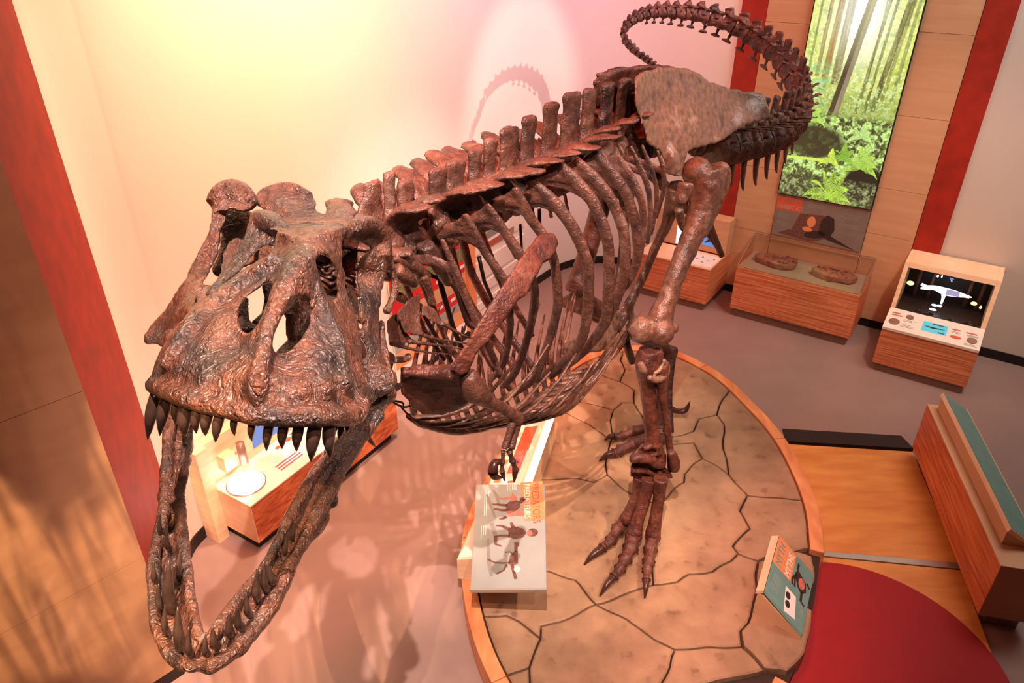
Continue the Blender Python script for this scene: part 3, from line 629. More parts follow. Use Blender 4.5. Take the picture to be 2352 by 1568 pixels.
js = [near(1846, 1268), near(1795, 1015), near(1640, 842), near(1430, 790)]
for a, b in zip(js, js[1:]): rim(a, b)
jl = [js[-1], near(1160, 980), near(1080, 1240), near(1150, 1555)]
for a, b in zip(jl, jl[1:]): rim(a, b)
rim(jl[-1], near(1785, 1545))
# mud slabs
px = dict(a=(1370, 1384), b=(1320, 1330), c=(1256, 1310), d=(1290, 1425), e=(1243, 1435), f=(1240, 1465), g=(1215, 1530), j=(1190, 1425), k=(1160, 1411), m=(1105, 1417), n=(1440, 1420), o=(1500, 1465), p=(1550, 1490), q=(1620, 1487), r=(1705, 1482), s=(1703, 1445), t=(1720, 1425), u=(1757, 1535), v=(1540, 1530), x=(1465, 1352), y=(1504, 1340), y2=(1553, 1336), z=(1582, 1319), A0=(1639, 1309), A=(1680, 1282), B=(1694, 1268), C=(1683, 1253), D=(1721, 1212), E=(1698, 1171), F=(1714, 1135), G=(1676, 1087), H=(1660, 1013), I=(1664, 973), J=(1643, 949), K=(1676, 887), L=(1739, 1287), M=(1757, 1278), N=(1890, 1254), O=(1890, 1152), j1=(1607, 960), j2=(1594, 989), P=(1570, 996), Q=(1500, 1010), R=(1613, 1050), r1=(1592, 1015), U=(1541, 1021), S=(1572, 1087), s1=(1572, 1105), s2=(1541, 1127), T=(1515, 1158), V=(1427, 825), v1=(1435, 846), Wv=(1425, 876), w1=(1390, 864), X=(1341, 829), Y=(1455, 895), Z1=(1460, 925), z2=(1427, 924), aa=(1409, 940), a2=(1400, 964), bb=(1407, 1001), b2=(1394, 1005), cc=(1321, 919), c2=(1362, 927), b3=(1353, 972), b4=(1304, 948), dd=(1250, 940), ee=(1392, 1054), ff=(1394, 1087), gg=(1453, 1135), f2=(1423, 1111), f3=(1364, 1105), f4=(1329, 1097), hh=(1300, 1099), yy=(1500, 1250), tp=(1735, 1362), w0=(1500, 1600))
ex = dict(X0=(1300, 790), V0=(1450, 760), K0=(1720, 800), R0=(1920, 1000), R1=(1920, 1155), R2=(1920, 1252), l1=(1150, 900), l2=(1080, 1000), l3=(1000, 1110), l4=(1000, 1300), l5=(1000, 1417), l6=(1050, 1600), i0=(1217, 1600), h=(1120, 1562))
px.update(ex)
slabs = ['X0 V0 V v1 Wv w1 X', 'X w1 Wv Y Z1 z2 aa c2 cc dd l1 X0', 'V V0 K0 K J j1 j2 P Q Z1 Y Wv v1', 'K K0 R0 R1 O F G H I J', 'P j2 j1 J I H G R r1 U Q', 'Q U r1 R S s1 s2 T gg f2 ff ee bb a2 aa z2 Z1', 'aa a2 bb b2 b3 b4 dd cc c2', 'bb ee ff f3 f4 hh l3 l2 l1 dd b4 b3 b2', 'ff f2 gg T yy y x a b c l4 l3 hh f4 f3', 'T s2 s1 S R G F E D C B A A0 z y2 y yy', 'F O R1 R2 N M L B C D E', 'A B L tp t s r q p o n a x y y2 z A0', 'a n o p v w0 i0 g f e d', 'c b a d e f j k m l5 l4', 'm k j f g h l6 l5', 'g i0 l6 h', 'r u', 'p q r u w0 v']
def clip(poly, conv):
    out = poly
    for i in range(len(conv)):
        A, Bq = conv[i], conv[(i+1) % len(conv)]; e = Bq-A; inp, out = out, []
        sd = lambda p: e[0]*(p[1]-A[1])-e[1]*(p[0]-A[0])
        for k in range(len(inp)):
            P, Q = inp[k-1], inp[k]; a, b = sd(P), sd(Q)
            if (a >= 0) != (b >= 0): out.append(P+(Q-P)*(a/(a-b)))
            if b >= 0: out.append(Q)
        if not out: return []
    return out
def hull(P):
    P = sorted(map(tuple, P)); 
    def half(P):
        h = []
        for p in P:
            while len(h) > 1 and (h[-1][0]-h[-2][0])*(p[1]-h[-2][1])-(h[-1][1]-h[-2][1])*(p[0]-h[-2][0]) <= 0: h.pop()
            h.append(p)
        return h[:-1]
    return [np.array(p) for p in half(P)+half(P[::-1])]
IH = hull([p+(ctr-p)*.004 for p in INN])
def area2(P): return sum(P[k-1][0]*P[k][1]-P[k][0]*P[k-1][1] for k in range(len(P)))/2
def rough(P, cl=None):
    """wander along each edge with the same wobble for both neighbours, then shrink for the crack"""
    Q = []
    for k in range(len(P)):
        a, b = P[k], P[(k+1) % len(P)]; n = max(1, int(np.linalg.norm(b-a)/.05))
        for i in range(n):
            q = a+(b-a)*i/n; w = noise.noise_vector(Vector((q[0]*5, q[1]*5, 3))); Q.append(q+np.array([w[0], w[1]])*.022)
    return Q
def dedupe(P, d=.007):
    R = []
    for p in P:
        if not R or np.linalg.norm(p-R[-1]) > d: R.append(p)
    while len(R) > 3 and np.linalg.norm(R[0]-R[-1]) < d: R.pop()
    return R
def inset(P, w):
    R = []; n = len(P)
    for k in range(n):
        a = P[k]-P[k-1]; b = P[(k+1) % n]-P[k]; a = a/np.linalg.norm(a); b = b/np.linalg.norm(b)
        na, nb = np.array([-a[1], a[0]]), np.array([-b[1], b[0]]); h = na+nb; q = h@h
        R.append(P[k]+h*(2*w/q if q > .5 else w))
    return R
def slab(pts, z=PZ, h=.05, wd=.008):
    P = pts if area2(pts) > 0 else pts[::-1]
    P = rough(P); P = dedupe(clip(P, IH)); drop = set()
    for k in range(len(P)):
        u, v = P[k]-P[k-1], P[(k+1) % len(P)]-P[k]
        if u@v < -.1*np.linalg.norm(u)*np.linalg.norm(v): drop |= {q for q in range(len(P)) if q != k and np.linalg.norm(P[q]-P[k]) < .05}
    P = [p for k, p in enumerate(P) if k not in drop]
    if len(P) < 3: return
    top = inset(P, wd+.012); mid = inset(P, wd); m = MB(); n = len(P)
    m.v = [(p[0], p[1], z) for p in top]+[(p[0], p[1], z-.009) for p in mid]+[(p[0], p[1], z-h) for p in mid]
    m.f = [tuple(range(n))]+[(i, (i+1) % n, n+(i+1) % n, n+i)[::-1] for i in range(n)]+[(n+i, n+(i+1) % n, 2*n+(i+1) % n, 2*n+i)[::-1] for i in range(n)]
    m.build('mud_slab', 'stone', pf, smooth=False)
for sl in slabs:
    k = sl.split()
    if len(k) < 3: continue
    slab([Zp(*px[q], PZ)[:2] for q in k], wd=.006+.003*random.random())
IH = hull([p+(p-ctr)*.02 for p in OUTL])
W2 = lambda pl: [Zp(*p, PZ)[:2] for p in pl]
slab(W2([(1739, 1287), (1757, 1280), (1822, 1262), (1866, 1275), (1872, 1330), (1845, 1400), (1735, 1362), (1740, 1300)]), z=PZ-.005, h=.19)
slab(W2([(1735, 1362), (1760, 1350), (1866, 1400), (1862, 1462), (1845, 1500), (1815, 1545), (1757, 1533), (1708, 1482), (1703, 1445), (1720, 1425)]), z=PZ+.01, h=.2)

# graphics console on the platform's left edge
cdir = np.array([.25, .97]); cdir /= np.linalg.norm(cdir); crot = math.atan2(cdir[1], cdir[0])
gc = thing('reading_console', 'pale sloping graphics console with a glowing edge on the platform rim', 'console', (-.40, 3.72, 0), crot)
# local x along the rim (away), local y to the left (outward is +y); slope rises towards -y
CLn = 1.75
MB().prism([(0, 0, PZ+.006), (0, 0, .40), (0, -.30, .50), (0, -.30, PZ+.006)], (CLn, 0, 0)).build('body', 'maple', gc, smooth=False, bevel=.003)
gs = Surf((0, 0, .4015), (1, 0, 0), (0, -.30, .10))
gs.n = -gs.n
gs.rect(.02, CLn-.02, .01, .29, 0, .002).build('top_sheet', 'cream', gc, smooth=False)
m = MB(); m.box(0, CLn, -.365, -.30, PZ+.006, .50); m.build('light_housing', 'maple', gc, smooth=False)
m = MB(); m.box(.42, CLn-.01, -.36, -.305, .50, .515); m.build('light_strip', 'tube', gc, smooth=False)
gs.rect(.95, 1.25, .13, .24, .0025).build('rose_graphic', 'roseprint', gc, smooth=False)
gs.rect(1.25, 1.6, .13, .25, .0025).build('orange_graphic', 'redorange', gc, smooth=False)
m = MB(); gs.oval(1.08, .19, .02, .05, .0035, m); gs.oval(1.11, .19, .035, .02, .0035, m); m.build('plum_graphic', 'magenta', gc, smooth=False)
m = MB(); [gs.rect(.55+.045*k, .58+.045*k, .17, .23, .0025, mb=m) for k in range(7)]; m.build('heading_print', 'roseprint', gc, smooth=False)
m = MB(); [gs.rect(.6+.12*k, .66+.12*k, .04, .10, .0025, mb=m) for k in range(8)]; m.build('small_print', 'orangeprint', gc, smooth=False)

# predators panel
pp = thing('information_sign', 'pale grey tilted panel with three predator pictures on the platform edge', 'sign', (-.02, 3.9, PZ), 0, None, True)
Q = [np.array(p) for p in [(-.283, 4.352, .555), (.258, 4.285, .615), (.228, 3.262, .615), (-.277, 3.312, .555)]]
MB().prism(Q, (0, 0, -.026)).build('board', 'alu', pp, smooth=False, bevel=.002)
ps = Surf(Q[0]+np.array([0, 0, .0006]), Q[3]-Q[0], Q[1]-Q[0]-(Q[3]-Q[0])*((Q[1]-Q[0])@(Q[3]-Q[0]))/((Q[3]-Q[0])@(Q[3]-Q[0])))
if ps.n[2] < 0: ps.n = -ps.n
psa, psb = np.linalg.norm(Q[3]-Q[0]), .52
MB().prism([q+np.array([0, 0, .0002]) for q in [Q[0]*.99+Q[2]*.01, Q[1]*.99+Q[3]*.01, Q[2]*.99+Q[0]*.01, Q[3]*.99+Q[1]*.01]], (0, 0, .001)).build('print_sheet', 'greyprint', pp, smooth=False)
PH = .0018
def A2(x, y): return ((y-180)/1230*psa, (x-118)/878*.53)          # crop pixels of the panel to panel units
def tosurf(pl): return [A2(*p) for p in pl]
ps.poly(tosurf([(700, 215), (985, 215), (992, 720), (735, 712)]), PH).build('title_block', 'orangeprint', pp, smooth=False)
tx = ps.a; ty = ps.b
text('PREDATORS', .078, pp, 'redorange', np.array(ps.p(*A2(845, 240), PH+.001))-np.array(pp['woff']), tx, ty)
text('PR\u00c9DATEURS', .064, pp, 'whiteprint', np.array(ps.p(*A2(742, 240), PH+.001))-np.array(pp['woff']), tx, ty)
m = MB()
ps.stroke(tosurf([(265, 330), (310, 450), (380, 640)]), [.012, .03, .012], PH, m); ps.stroke(tosurf([(345, 280), (400, 370), (425, 480)]), [.012, .03, .012], PH, m); ps.stroke(tosurf([(340, 700), (370, 800), (400, 900)]), .03, PH, m); ps.stroke(tosurf([(300, 880), (310, 1050), (320, 1150), (350, 1290)]), [.01, .022, .03, .02], PH, m)
m.build('cast_shadow_print', 'shadowprint', pp, smooth=False)
m = MB(); h = PH+.0005
ps.poly(tosurf([(510, 490), (560, 448), (660, 450), (690, 470), (690, 540), (600, 600), (520, 570)]), h, mb=m); ps.oval(*A2(735, 435), .022, .03, h, m); ps.stroke(tosurf([(690, 480), (740, 440)]), .03, h, m)
for pl in ([(530, 500), (430, 480), (340, 465)], [(540, 560), (460, 555), (360, 530)], [(520, 640), (470, 660), (430, 660)]): ps.stroke(tosurf(pl), [.03, .022, .012], h, m)
ps.poly(tosurf([(545, 790), (600, 760), (720, 800), (760, 850), (720, 900), (620, 915), (540, 880)]), h, mb=m); ps.oval(*A2(830, 855), .04, .04, h, m)
for pl in ([(560, 800), (460, 745), (390, 735)], [(560, 875), (460, 860), (370, 860)], [(390, 860), (390, 950), (460, 980)], [(600, 780), (575, 715)]): ps.stroke(tosurf(pl), [.03, .02, .012], h, m)
ps.poly(tosurf([(540, 1180), (560, 1090), (620, 1040), (665, 1050), (660, 1180), (600, 1200)]), h, mb=m)
for pl, w in (([(640, 1060), (640, 950)], .035), ([(580, 1190), (600, 1260), (625, 1340)], .022), ([(560, 1165), (480, 1165), (380, 1150), (300, 1110)], .013), ([(520, 1180), (490, 1240), (410, 1270)], .013), ([(600, 1080), (560, 1050), (500, 1050)], .01)): ps.stroke(tosurf(pl), w, h, m)
m.build('animal_print', 'brownprint', pp, smooth=False)
m = MB(); ps.poly(tosurf([(520, 570), (620, 580), (730, 560), (735, 650), (640, 640), (540, 640)]), h+.0002, mb=m); ps.poly(tosurf([(560, 440), (590, 350), (650, 400), (650, 450)]), h+.0002, mb=m); ps.stroke(tosurf([(590, 400), (500, 410), (430, 400)]), [.03, .02, .01], h, m); ps.oval(*A2(795, 860), .03, .02, h+.0004, m); m.build('feather_print', 'roseprint', pp, smooth=False)
m = MB(); ps.oval(*A2(640, 1240), .028, .022, h+.001, m); m.build('pale_yellow_print', 'cream', pp, smooth=False)
m = MB()
for x0, x1, y0, y1, n in ((230, 300, 300, 620, 3), (520, 650, 205, 330, 6), (200, 280, 720, 880, 3), (740, 860, 1200, 1350, 4), (880, 910, 990, 1080, 2), (750, 860, 1000, 1120, 3)):
    a0, b0 = A2(x0, y0); a1, b1 = A2(x1, y1); ps.lines(a0, a1, b0, b1, n, PH, m, .005)
m.build('small_print', 'whiteprint', pp, smooth=False)
m = MB(); m.box(.02, .14, 3.78, 3.92, PZ+.002, .56); m.build('support_block', 'maple', pp, smooth=False)

# myth panel on the right edge
mp = thing('information_sign', 'small teal wedge panel with heading myth on the platform edge beside red circle', 'sign', (1.95, 3.55, PZ), 0, None, True)
hA, hB, lB, lA = [np.array(p) for p in [(1.985, 3.915, .42), (1.72, 3.405, .42), (1.94, 3.195, .235), (2.205, 3.705, .235)]]
MB().prism([hA, hB, lB, lA], (0.008, 0.006, .022)).build('board', 'teal', mp, smooth=False, bevel=.002)
dn = np.array([-.045, .04, -.028])*1.0
MB().prism([hA+(0, 0, .024), hB+(0, 0, .024), hB+(-.042, .024, -.005), hA+(-.042, .024, -.005)], (.0, .0, -.03)).build('top_edge', 'maple', mp, smooth=False)
b0 = hB+(-.03, .02, -.01); b1 = hA+(-.03, .02, -.01)
m = MB(); v = [b0, lB, np.array([lB[0], lB[1], PZ+.011]), np.array([b0[0], b0[1], PZ+.011]), b1, lA, np.array([lA[0], lA[1], PZ+.011]), np.array([b1[0], b1[1], PZ+.011])]
m.add(v, [(0, 1, 2, 3), (7, 6, 5, 4), (0, 4, 5, 1), (1, 5, 6, 2), (2, 6, 7, 3), (3, 7, 4, 0)]); m.build('wedge_base', 'ply', mp, smooth=False)
ys = Surf(hA+np.array([.008, .006, .0226]), hB-hA, lA-hA); ys.n = ys.n if ys.n[2] > 0 else -ys.n
LA, LBw = np.linalg.norm(hB-hA), np.linalg.norm(lA-hA)
def mq(pl): return [(a*LA, b*LBw) for a, b in pl]
ys.poly(mq([(.0, .0), (.5, .0), (.5, .5), (.02, .5)]), 0).build('title_block', 'orangeprint', mp, smooth=False)
# text runs along the panel (a axis), letter tops towards the high edge (-b)
def mt(s, a, b, size, mat): text(s, size, mp, mat, np.array(ys.p(a*LA, b*LBw, .0012))-np.array(mp['woff']), -ys.a, -ys.b)
mt('MYTH', .47, .22, .085, 'teal'); mt('MYTHE', .485, .46, .074, 'whiteprint')
ys.poly(mq([(.62, .42), (.98, .5), (.93, .78), (.62, .7)]), 0).build('label_sheet', 'whiteprint', mp, smooth=False)
m = MB(); ys.oval(.72*LA, .52*LBw, .03, .022, .001, m); ys.oval(.84*LA, .55*LBw, .03, .022, .001, m); m.build('stone_print', 'darkprint', mp, smooth=False)
m = MB(); ys.poly(mq([(.2, .62), (.3, .55), (.45, .68), (.5, .8), (.4, .9), (.28, .86)]), 0, mb=m)
for pl, w in (([(.45, .8), (.6, .82), (.62, .92)], .022), ([(.3, .6), (.42, .52), (.5, .56)], .02), ([(.35, .58), (.5, .62)], .016), ([(.25, .88), (.3, .96)], .022), ([(.22, .6), (.1, .6)], .02)): ys.stroke(mq(pl), w, 0, m)
m.build('animal_print', 'darkprint', mp, smooth=False)
m = MB(); ys.oval(.35*LA, .76*LBw, .05, .03, .001, m); m.build('animal_highlight_print', 'roseprint', mp, smooth=False)
m = MB(); ys.lines(.62*LA, .9*LA, .1*LBw, .3*LBw, 4, 0, m); ys.lines(.6*LA, .85*LA, .84*LBw, .92*LBw, 2, 0, m); m.build('small_print', 'greyprint', mp, smooth=False)

# ------------------------------------------------------------------ deck, ramp, red circle, bench
DZ = .04
dk = thing('plywood_deck', 'amber plywood floor deck between the platform and the bench', 'deck', (3.0, 4.4, 0), 0, None, True)
def dpt(x, y): q = Zp(x, y, DZ); return (q[0], q[1], 0)
def rimside(y0, y1):                   # the platform's outer edge between two y values, right side, a hair outside
    P = sorted([p for p in OUTL if p[0] > 1.4 and y0 < p[1] < y1], key=lambda p: p[1]); xs = [p[0] for p in sorted([p for p in OUTL if p[0] > 1.4], key=lambda p: p[1])]; ys_ = [p[1] for p in sorted([p for p in OUTL if p[0] > 1.4], key=lambda p: p[1])]
    Q = [(np.interp(y0, ys_, xs)+.006, y0, 0)]+[(p[0]+.006, p[1], 0) for p in P]+[(np.interp(y1, ys_, xs)+.006, y1, 0)]; return Q
MB().prism([dpt(2096, 1037), dpt(2203, 1292)]+rimside(4.15, 5.52), (0, 0, DZ)).build('deck_board', 'deck', dk, smooth=False, bevel=.002)
MB().prism([dpt(2208, 1308), dpt(2330, 1640)]+rimside(2.76, 4.09), (0, 0, DZ-.004)).build('deck_board', 'deck', dk, smooth=False, bevel=.002)
MB().prism([dpt(2203, 1293), dpt(2208, 1307)]+rimside(4.096, 4.144), (0, 0, DZ+.004)).build('nosing_strip', 'alu', dk, smooth=False)
a, b, c, d_ = [Zp(*p, 0) for p in [(1796, 984), (2070, 1000), (2096, 1037), (1806, 1020)]]
m = MB(); m.add([a, b, c, d_, c+(0, 0, DZ), d_+(0, 0, DZ)], [(0, 1, 2, 3), (0, 5, 4, 1), (3, 2, 4, 5), (1, 4, 2), (0, 3, 5)]); m.build('ramp', 'black', dk, smooth=False)
rc = np.array([2.38, 3.11]); 
o = MB().prism([(rc[0]+.925*math.cos(2*math.pi*k/72), rc[1]+.925*math.sin(2*math.pi*k/72), DZ-.003) for k in range(72)], (0, 0, .003)).build('floor_circle', 'red', None, smooth=False)
o['label'] = 'large deep red vinyl circle on the plywood deck'; o['category'] = 'floor marking'
bn = thing('bench', 'reddish wooden bench block with a sloping teal panel along its top', 'bench', (3.35, 4.4, 0), 0, None, True)
f0, f1 = np.array([3.315, 3.465]), np.array([3.755, 5.36]); bd = (f1-f0)/np.linalg.norm(f1-f0); bo = np.array([bd[1], -bd[0]]); BLn = np.linalg.norm(f1-f0)
def bp(a, o_, z): q = f0+bd*a+bo*o_; return (q[0], q[1], z)
def bbox(a0, a1, o0, o1, z0, z1): return MB().prism([bp(a0, o0, z0), bp(a1, o0, z0), bp(a1, o1, z0), bp(a0, o1, z0)], (0, 0, z1-z0))
bbox(0, BLn, 0, .33, .13, .605).build('body', 'lam_bench', bn, smooth=False, bevel=.003)
bbox(-.004, 0, .0, .33, .13, .605).build('end_panel', 'ply_dark', bn, smooth=False)
bbox(.05, BLn-.04, .085, .30, 0, .13).build('plinth', 'plinth', bn, smooth=False)
bbox(0, BLn, 0, .33, .605, .618).build('seat_top', 'ply', bn, smooth=False, bevel=.003)
m = MB(); m.prism([bp(.22, .07, .618), bp(.22, .07, .745), bp(.22, .27, .618)], np.array([*(bd*(BLn-.28)), 0])); m.build('raised_block', 'ply', bn, smooth=False, bevel=.002)
m = MB(); m.prism([bp(.2, .062, .748), bp(.2, .075, .778), bp(.2, .305, .636), bp(.2, .288, .62)], np.array([*(bd*(BLn-.24)), 0])); m.build('panel_board', 'maple', bn, smooth=False)
m = MB(); m.prism([bp(.21, .085, .7735), bp(.21, .304, .638), bp(BLn-.05, .304, .638), bp(BLn-.05, .085, .7735)], (0, 0, .002)); m.build('teal_sheet', 'teal', bn, smooth=False)
#@@PART3
# ------------------------------------------------------------------ the skeleton
sk = thing('dinosaur_skeleton', 'large brown mounted tyrannosaur skeleton with open jaws standing on cracked mud platform', 'skeleton', (1.0, 4.4, PZ), 0, None, True)
lref = np.array([BLt[0], BLt[1], 0]); fref = np.array([BD[0], BD[1], 0]); up = np.array([0, 0, 1.0])
def cv(pl, s, ox, oy): return [(ox+s*x, oy+s*y) for x, y in pl]
k1 = lambda pl: cv(pl, .3188, 300, 400)      # tracing crops of the photograph -> full pixels
k2 = lambda pl: cv(pl, .4641, 300, 840)
k6 = lambda pl: cv(pl, .2806, 1360, 0)
k5 = lambda pl: cv(pl, .3443, 1300, 280)
k4 = lambda pl: cv(pl, .3571, 840, 560)
# ---- skull
skull = MB()
snout = [(345, 880), (352, 860), (372, 800), (395, 765), (431, 719), (450, 696), (478, 680), (504, 662), (525, 643), (560, 620), (600, 598), (619, 588), (632, 568), (640, 555), (652, 540), (668, 528), (676, 516), (714, 511), (772, 512), (800, 521), (790, 545), (788, 575), (789, 615), (793, 655), (810, 715), (823, 755), (831, 800), (835, 850), (838, 900), (832, 945), (815, 967), (764, 970), (699, 970), (643, 970), (588, 965), (569, 951), (509, 949), (458, 937), (393, 912), (351, 892)]
nar_r = k1([(850, 870), (960, 780), (1025, 785), (1005, 890), (965, 1000), (900, 1120), (860, 1165), (800, 1130), (770, 1060), (780, 960), (815, 890)])
nar_l = k1([(1180, 885), (1210, 865), (1285, 885), (1305, 960), (1295, 1080), (1225, 1180), (1135, 1285), (1040, 1295), (1015, 1230), (1035, 1130), (1075, 1040), (1115, 985), (1160, 945)])
aof = [(722, 598), (734, 584), (755, 587), (770, 622), (776, 665), (769, 692), (755, 688), (735, 645)]
sctrl = [(345, 880, 1.72), (352, 850, 1.72), (400, 910, 1.59), (500, 938, 1.52), (585, 955, 1.49), (680, 960, 1.51), (764, 960, 1.57), (835, 900, 1.76), (812, 966, 1.66), (590, 870, 1.48), (480, 860, 1.55), (700, 860, 1.56), (400, 800, 1.70), (372, 800, 1.78), (833, 800, 1.95), (780, 800, 1.72), (550, 820, 1.57), (545, 790, 1.63), (612, 740, 1.60), (640, 690, 1.66), (600, 800, 1.54), (720, 780, 1.66), (490, 720, 1.74), (545, 660, 1.86), (690, 600, 1.74), (662, 640, 1.70), (700, 560, 1.86), (720, 520, 2.15), (676, 516, 2.2), (772, 512, 2.2), (800, 521, 2.28), (431, 719, 1.9), (478, 680, 2.0), (560, 620, 1.98), (619, 588, 2.0), (788, 560, 2.1), (791, 650, 2.05), (815, 735, 2.0), (752, 720, 1.80), (640, 820, 1.62), (700, 800, 1.64)]
skull.sheet(snout, sctrl, .055, Dp, [nar_r, nar_l, aof], 5)
# raised ridges: nasal bar, maxilla edges, alveolar lip, lacrimal bumps
skull.tube([Dp(590, 945, 1.49), Dp(592, 880, 1.47), Dp(606, 800, 1.53), Dp(630, 720, 1.61), Dp(668, 640, 1.69), Dp(690, 596, 1.75)], [.018, .020, .018, .020, .026, .03], 10, .8)
skull.tube([Dp(352, 885, 1.71), Dp(400, 905, 1.58), Dp(460, 925, 1.53), Dp(520, 940, 1.505), Dp(585, 953, 1.485), Dp(650, 958, 1.49), Dp(710, 958, 1.51), Dp(765, 958, 1.56), Dp(815, 955, 1.66), Dp(832, 925, 1.74)], .022, 10)
skull.tube([Dp(702, 600, 1.78), Dp(722, 660, 1.77), Dp(748, 730, 1.76), Dp(780, 820, 1.71), Dp(795, 900, 1.67)], [.02, .014, .02, .024, .02], 10)
skull.tube([Dp(640, 600, 1.85), Dp(560, 650, 1.86), Dp(480, 710, 1.78), Dp(420, 780, 1.70), Dp(385, 850, 1.66)], [.025, .028, .028, .028, .022], 10)
skull.tube([Dp(648, 548, 2.08), Dp(690, 560, 1.93), Dp(745, 548, 2.03), Dp(785, 532, 2.2)], [.022, .018, .022, .02], 10)
skull.ball(Dp(742, 550, 2.04), (.042, .04, .034)); skull.ball(Dp(662, 556, 2.02), (.03, .03, .026))
for (x, y, d, r) in [(480, 872, 1.55, .026), (545, 890, 1.52, .022), (420, 850, 1.61, .024), (640, 880, 1.51, .022), (690, 900, 1.52, .028), (745, 895, 1.56, .026), (390, 830, 1.67, .02), (790, 880, 1.63, .022), (700, 680, 1.73, .02)]: skull.ball(Dp(x, y, d+.02), r)
# right (far-side) cheek bar, squamosal knob, postorbital
rbar = k1([(590, 280), (570, 400), (500, 540), (425, 690), (400, 760), (350, 830), (270, 960), (170, 1070), (90, 1160), (110, 1222), (250, 1240), (310, 1180), (400, 1010), (470, 930), (470, 870), (430, 850), (445, 815), (550, 740), (565, 690), (620, 590), (645, 480), (655, 400), (690, 330), (700, 262), (610, 262)])
skull.sheet(rbar, [(490, 490, 2.62), (515, 500, 2.64), (460, 570, 2.56), (430, 640, 2.5), (400, 700, 2.44), (335, 775, 2.4), (390, 780, 2.3), (430, 710, 2.2), (500, 560, 2.6), (495, 590, 2.6)], .075, Dp, (), 5)
skull.sheet(k1([(580, 240), (600, 140), (680, 95), (780, 88), (830, 110), (842, 170), (880, 215), (872, 255), (770, 265), (740, 250), (640, 275), (590, 262)]), [(500, 460, 2.66), (530, 440, 2.68), (570, 450, 2.68), (525, 470, 2.62), (570, 475, 2.64)], .11, Dp, (), 5)
skull.tube([Dp(492, 470, 2.66), Dp(515, 445, 2.68), Dp(550, 445, 2.68), Dp(572, 472, 2.66)], [.035, .045, .05, .035], 10)
skull.sheet(k1([(880, 280), (970, 252), (1060, 290), (1170, 380), (1165, 420), (1090, 445), (1080, 482), (1030, 522), (980, 512), (900, 540), (835, 640), (740, 725), (640, 822), (560, 892), (538, 872), (600, 800), (640, 740), (720, 640), (800, 515), (850, 375)]), [(600, 490, 2.36), (660, 525, 2.22), (620, 550, 2.25), (560, 600, 2.2), (500, 655, 2.12), (630, 495, 2.35), (575, 540, 2.28), (475, 680, 2.05)], .06, Dp, (), 5)
skull.tube([Dp(592, 500, 2.38), Dp(622, 512, 2.28), Dp(652, 530, 2.22)], [.026, .034, .024], 10)
# nuchal crest, bridge, left roof lump
skull.sheet(k1([(920, 230), (935, 180), (960, 130), (1010, 105), (1080, 93), (1180, 100), (1260, 138), (1310, 180), (1325, 210), (1290, 300), (1230, 360), (1180, 380), (1100, 320), (1040, 290), (960, 255)]), [(593, 467, 2.72), (606, 441, 2.74), (660, 432, 2.76), (718, 457, 2.74), (690, 515, 2.6), (640, 490, 2.66), (660, 465, 2.68)], .07, Dp, (), 5)
skull.tube([Dp(594, 470, 2.73), Dp(608, 443, 2.75), Dp(642, 431, 2.77), Dp(680, 433, 2.77), Dp(712, 452, 2.75)], .022, 8)
skull.sheet([(700, 470), (721, 456), (728, 466), (722, 483), (742, 494), (745, 510), (694, 512)], [(700, 480, 2.68), (740, 500, 2.6), (715, 505, 2.6)], .06, Dp, (), 4)
skull.sheet([(742, 508), (752, 492), (745, 462), (762, 453), (792, 460), (818, 487), (810, 512), (780, 518), (760, 514)], [(750, 500, 2.62), (770, 458, 2.7), (810, 490, 2.62), (780, 500, 2.55)], .1, Dp, (), 5)
# left cheek: squamosal - postorbital - quadratojugal
lbar = [(796, 525), (823, 489), (855, 499), (880, 515), (896, 540), (902, 559), (899, 591), (890, 610), (881, 642), (875, 681), (871, 719), (870, 751), (873, 798), (888, 837), (904, 878), (908, 897), (895, 912), (868, 905), (844, 895), (839, 862), (830, 827), (848, 821), (840, 789), (826, 763), (839, 747), (824, 725), (823, 687), (827, 674), (823, 652), (823, 623), (829, 594), (840, 582), (866, 575), (848, 563), (810, 551), (788, 553)]
skull.sheet(lbar, [(800, 521, 2.28), (850, 510, 2.5), (897, 550, 2.58), (860, 605, 2.48), (850, 680, 2.40), (848, 760, 2.34), (860, 830, 2.32), (885, 890, 2.34), (835, 640, 2.5), (872, 680, 2.48), (868, 760, 2.42), (845, 880, 2.3)], .08, Dp, (), 5)
skull.tube([Dp(815, 520, 2.3), Dp(852, 518, 2.44), Dp(880, 545, 2.53), Dp(885, 590, 2.52)], [.024, .032, .03, .02], 10)
skull.tube([Dp(850, 850, 2.32), Dp(875, 875, 2.32), Dp(890, 893, 2.33)], [.04, .055, .045], 10)
skull.tube([Dp(893, 590, 2.6), Dp(906, 640, 2.64), Dp(904, 680, 2.64), Dp(886, 718, 2.6)], [.018, .014, .014, .018], 8)
skull.tube([Dp(876, 735, 2.58), Dp(878, 790, 2.58), Dp(893, 848, 2.5)], [.012, .016, .014], 8)
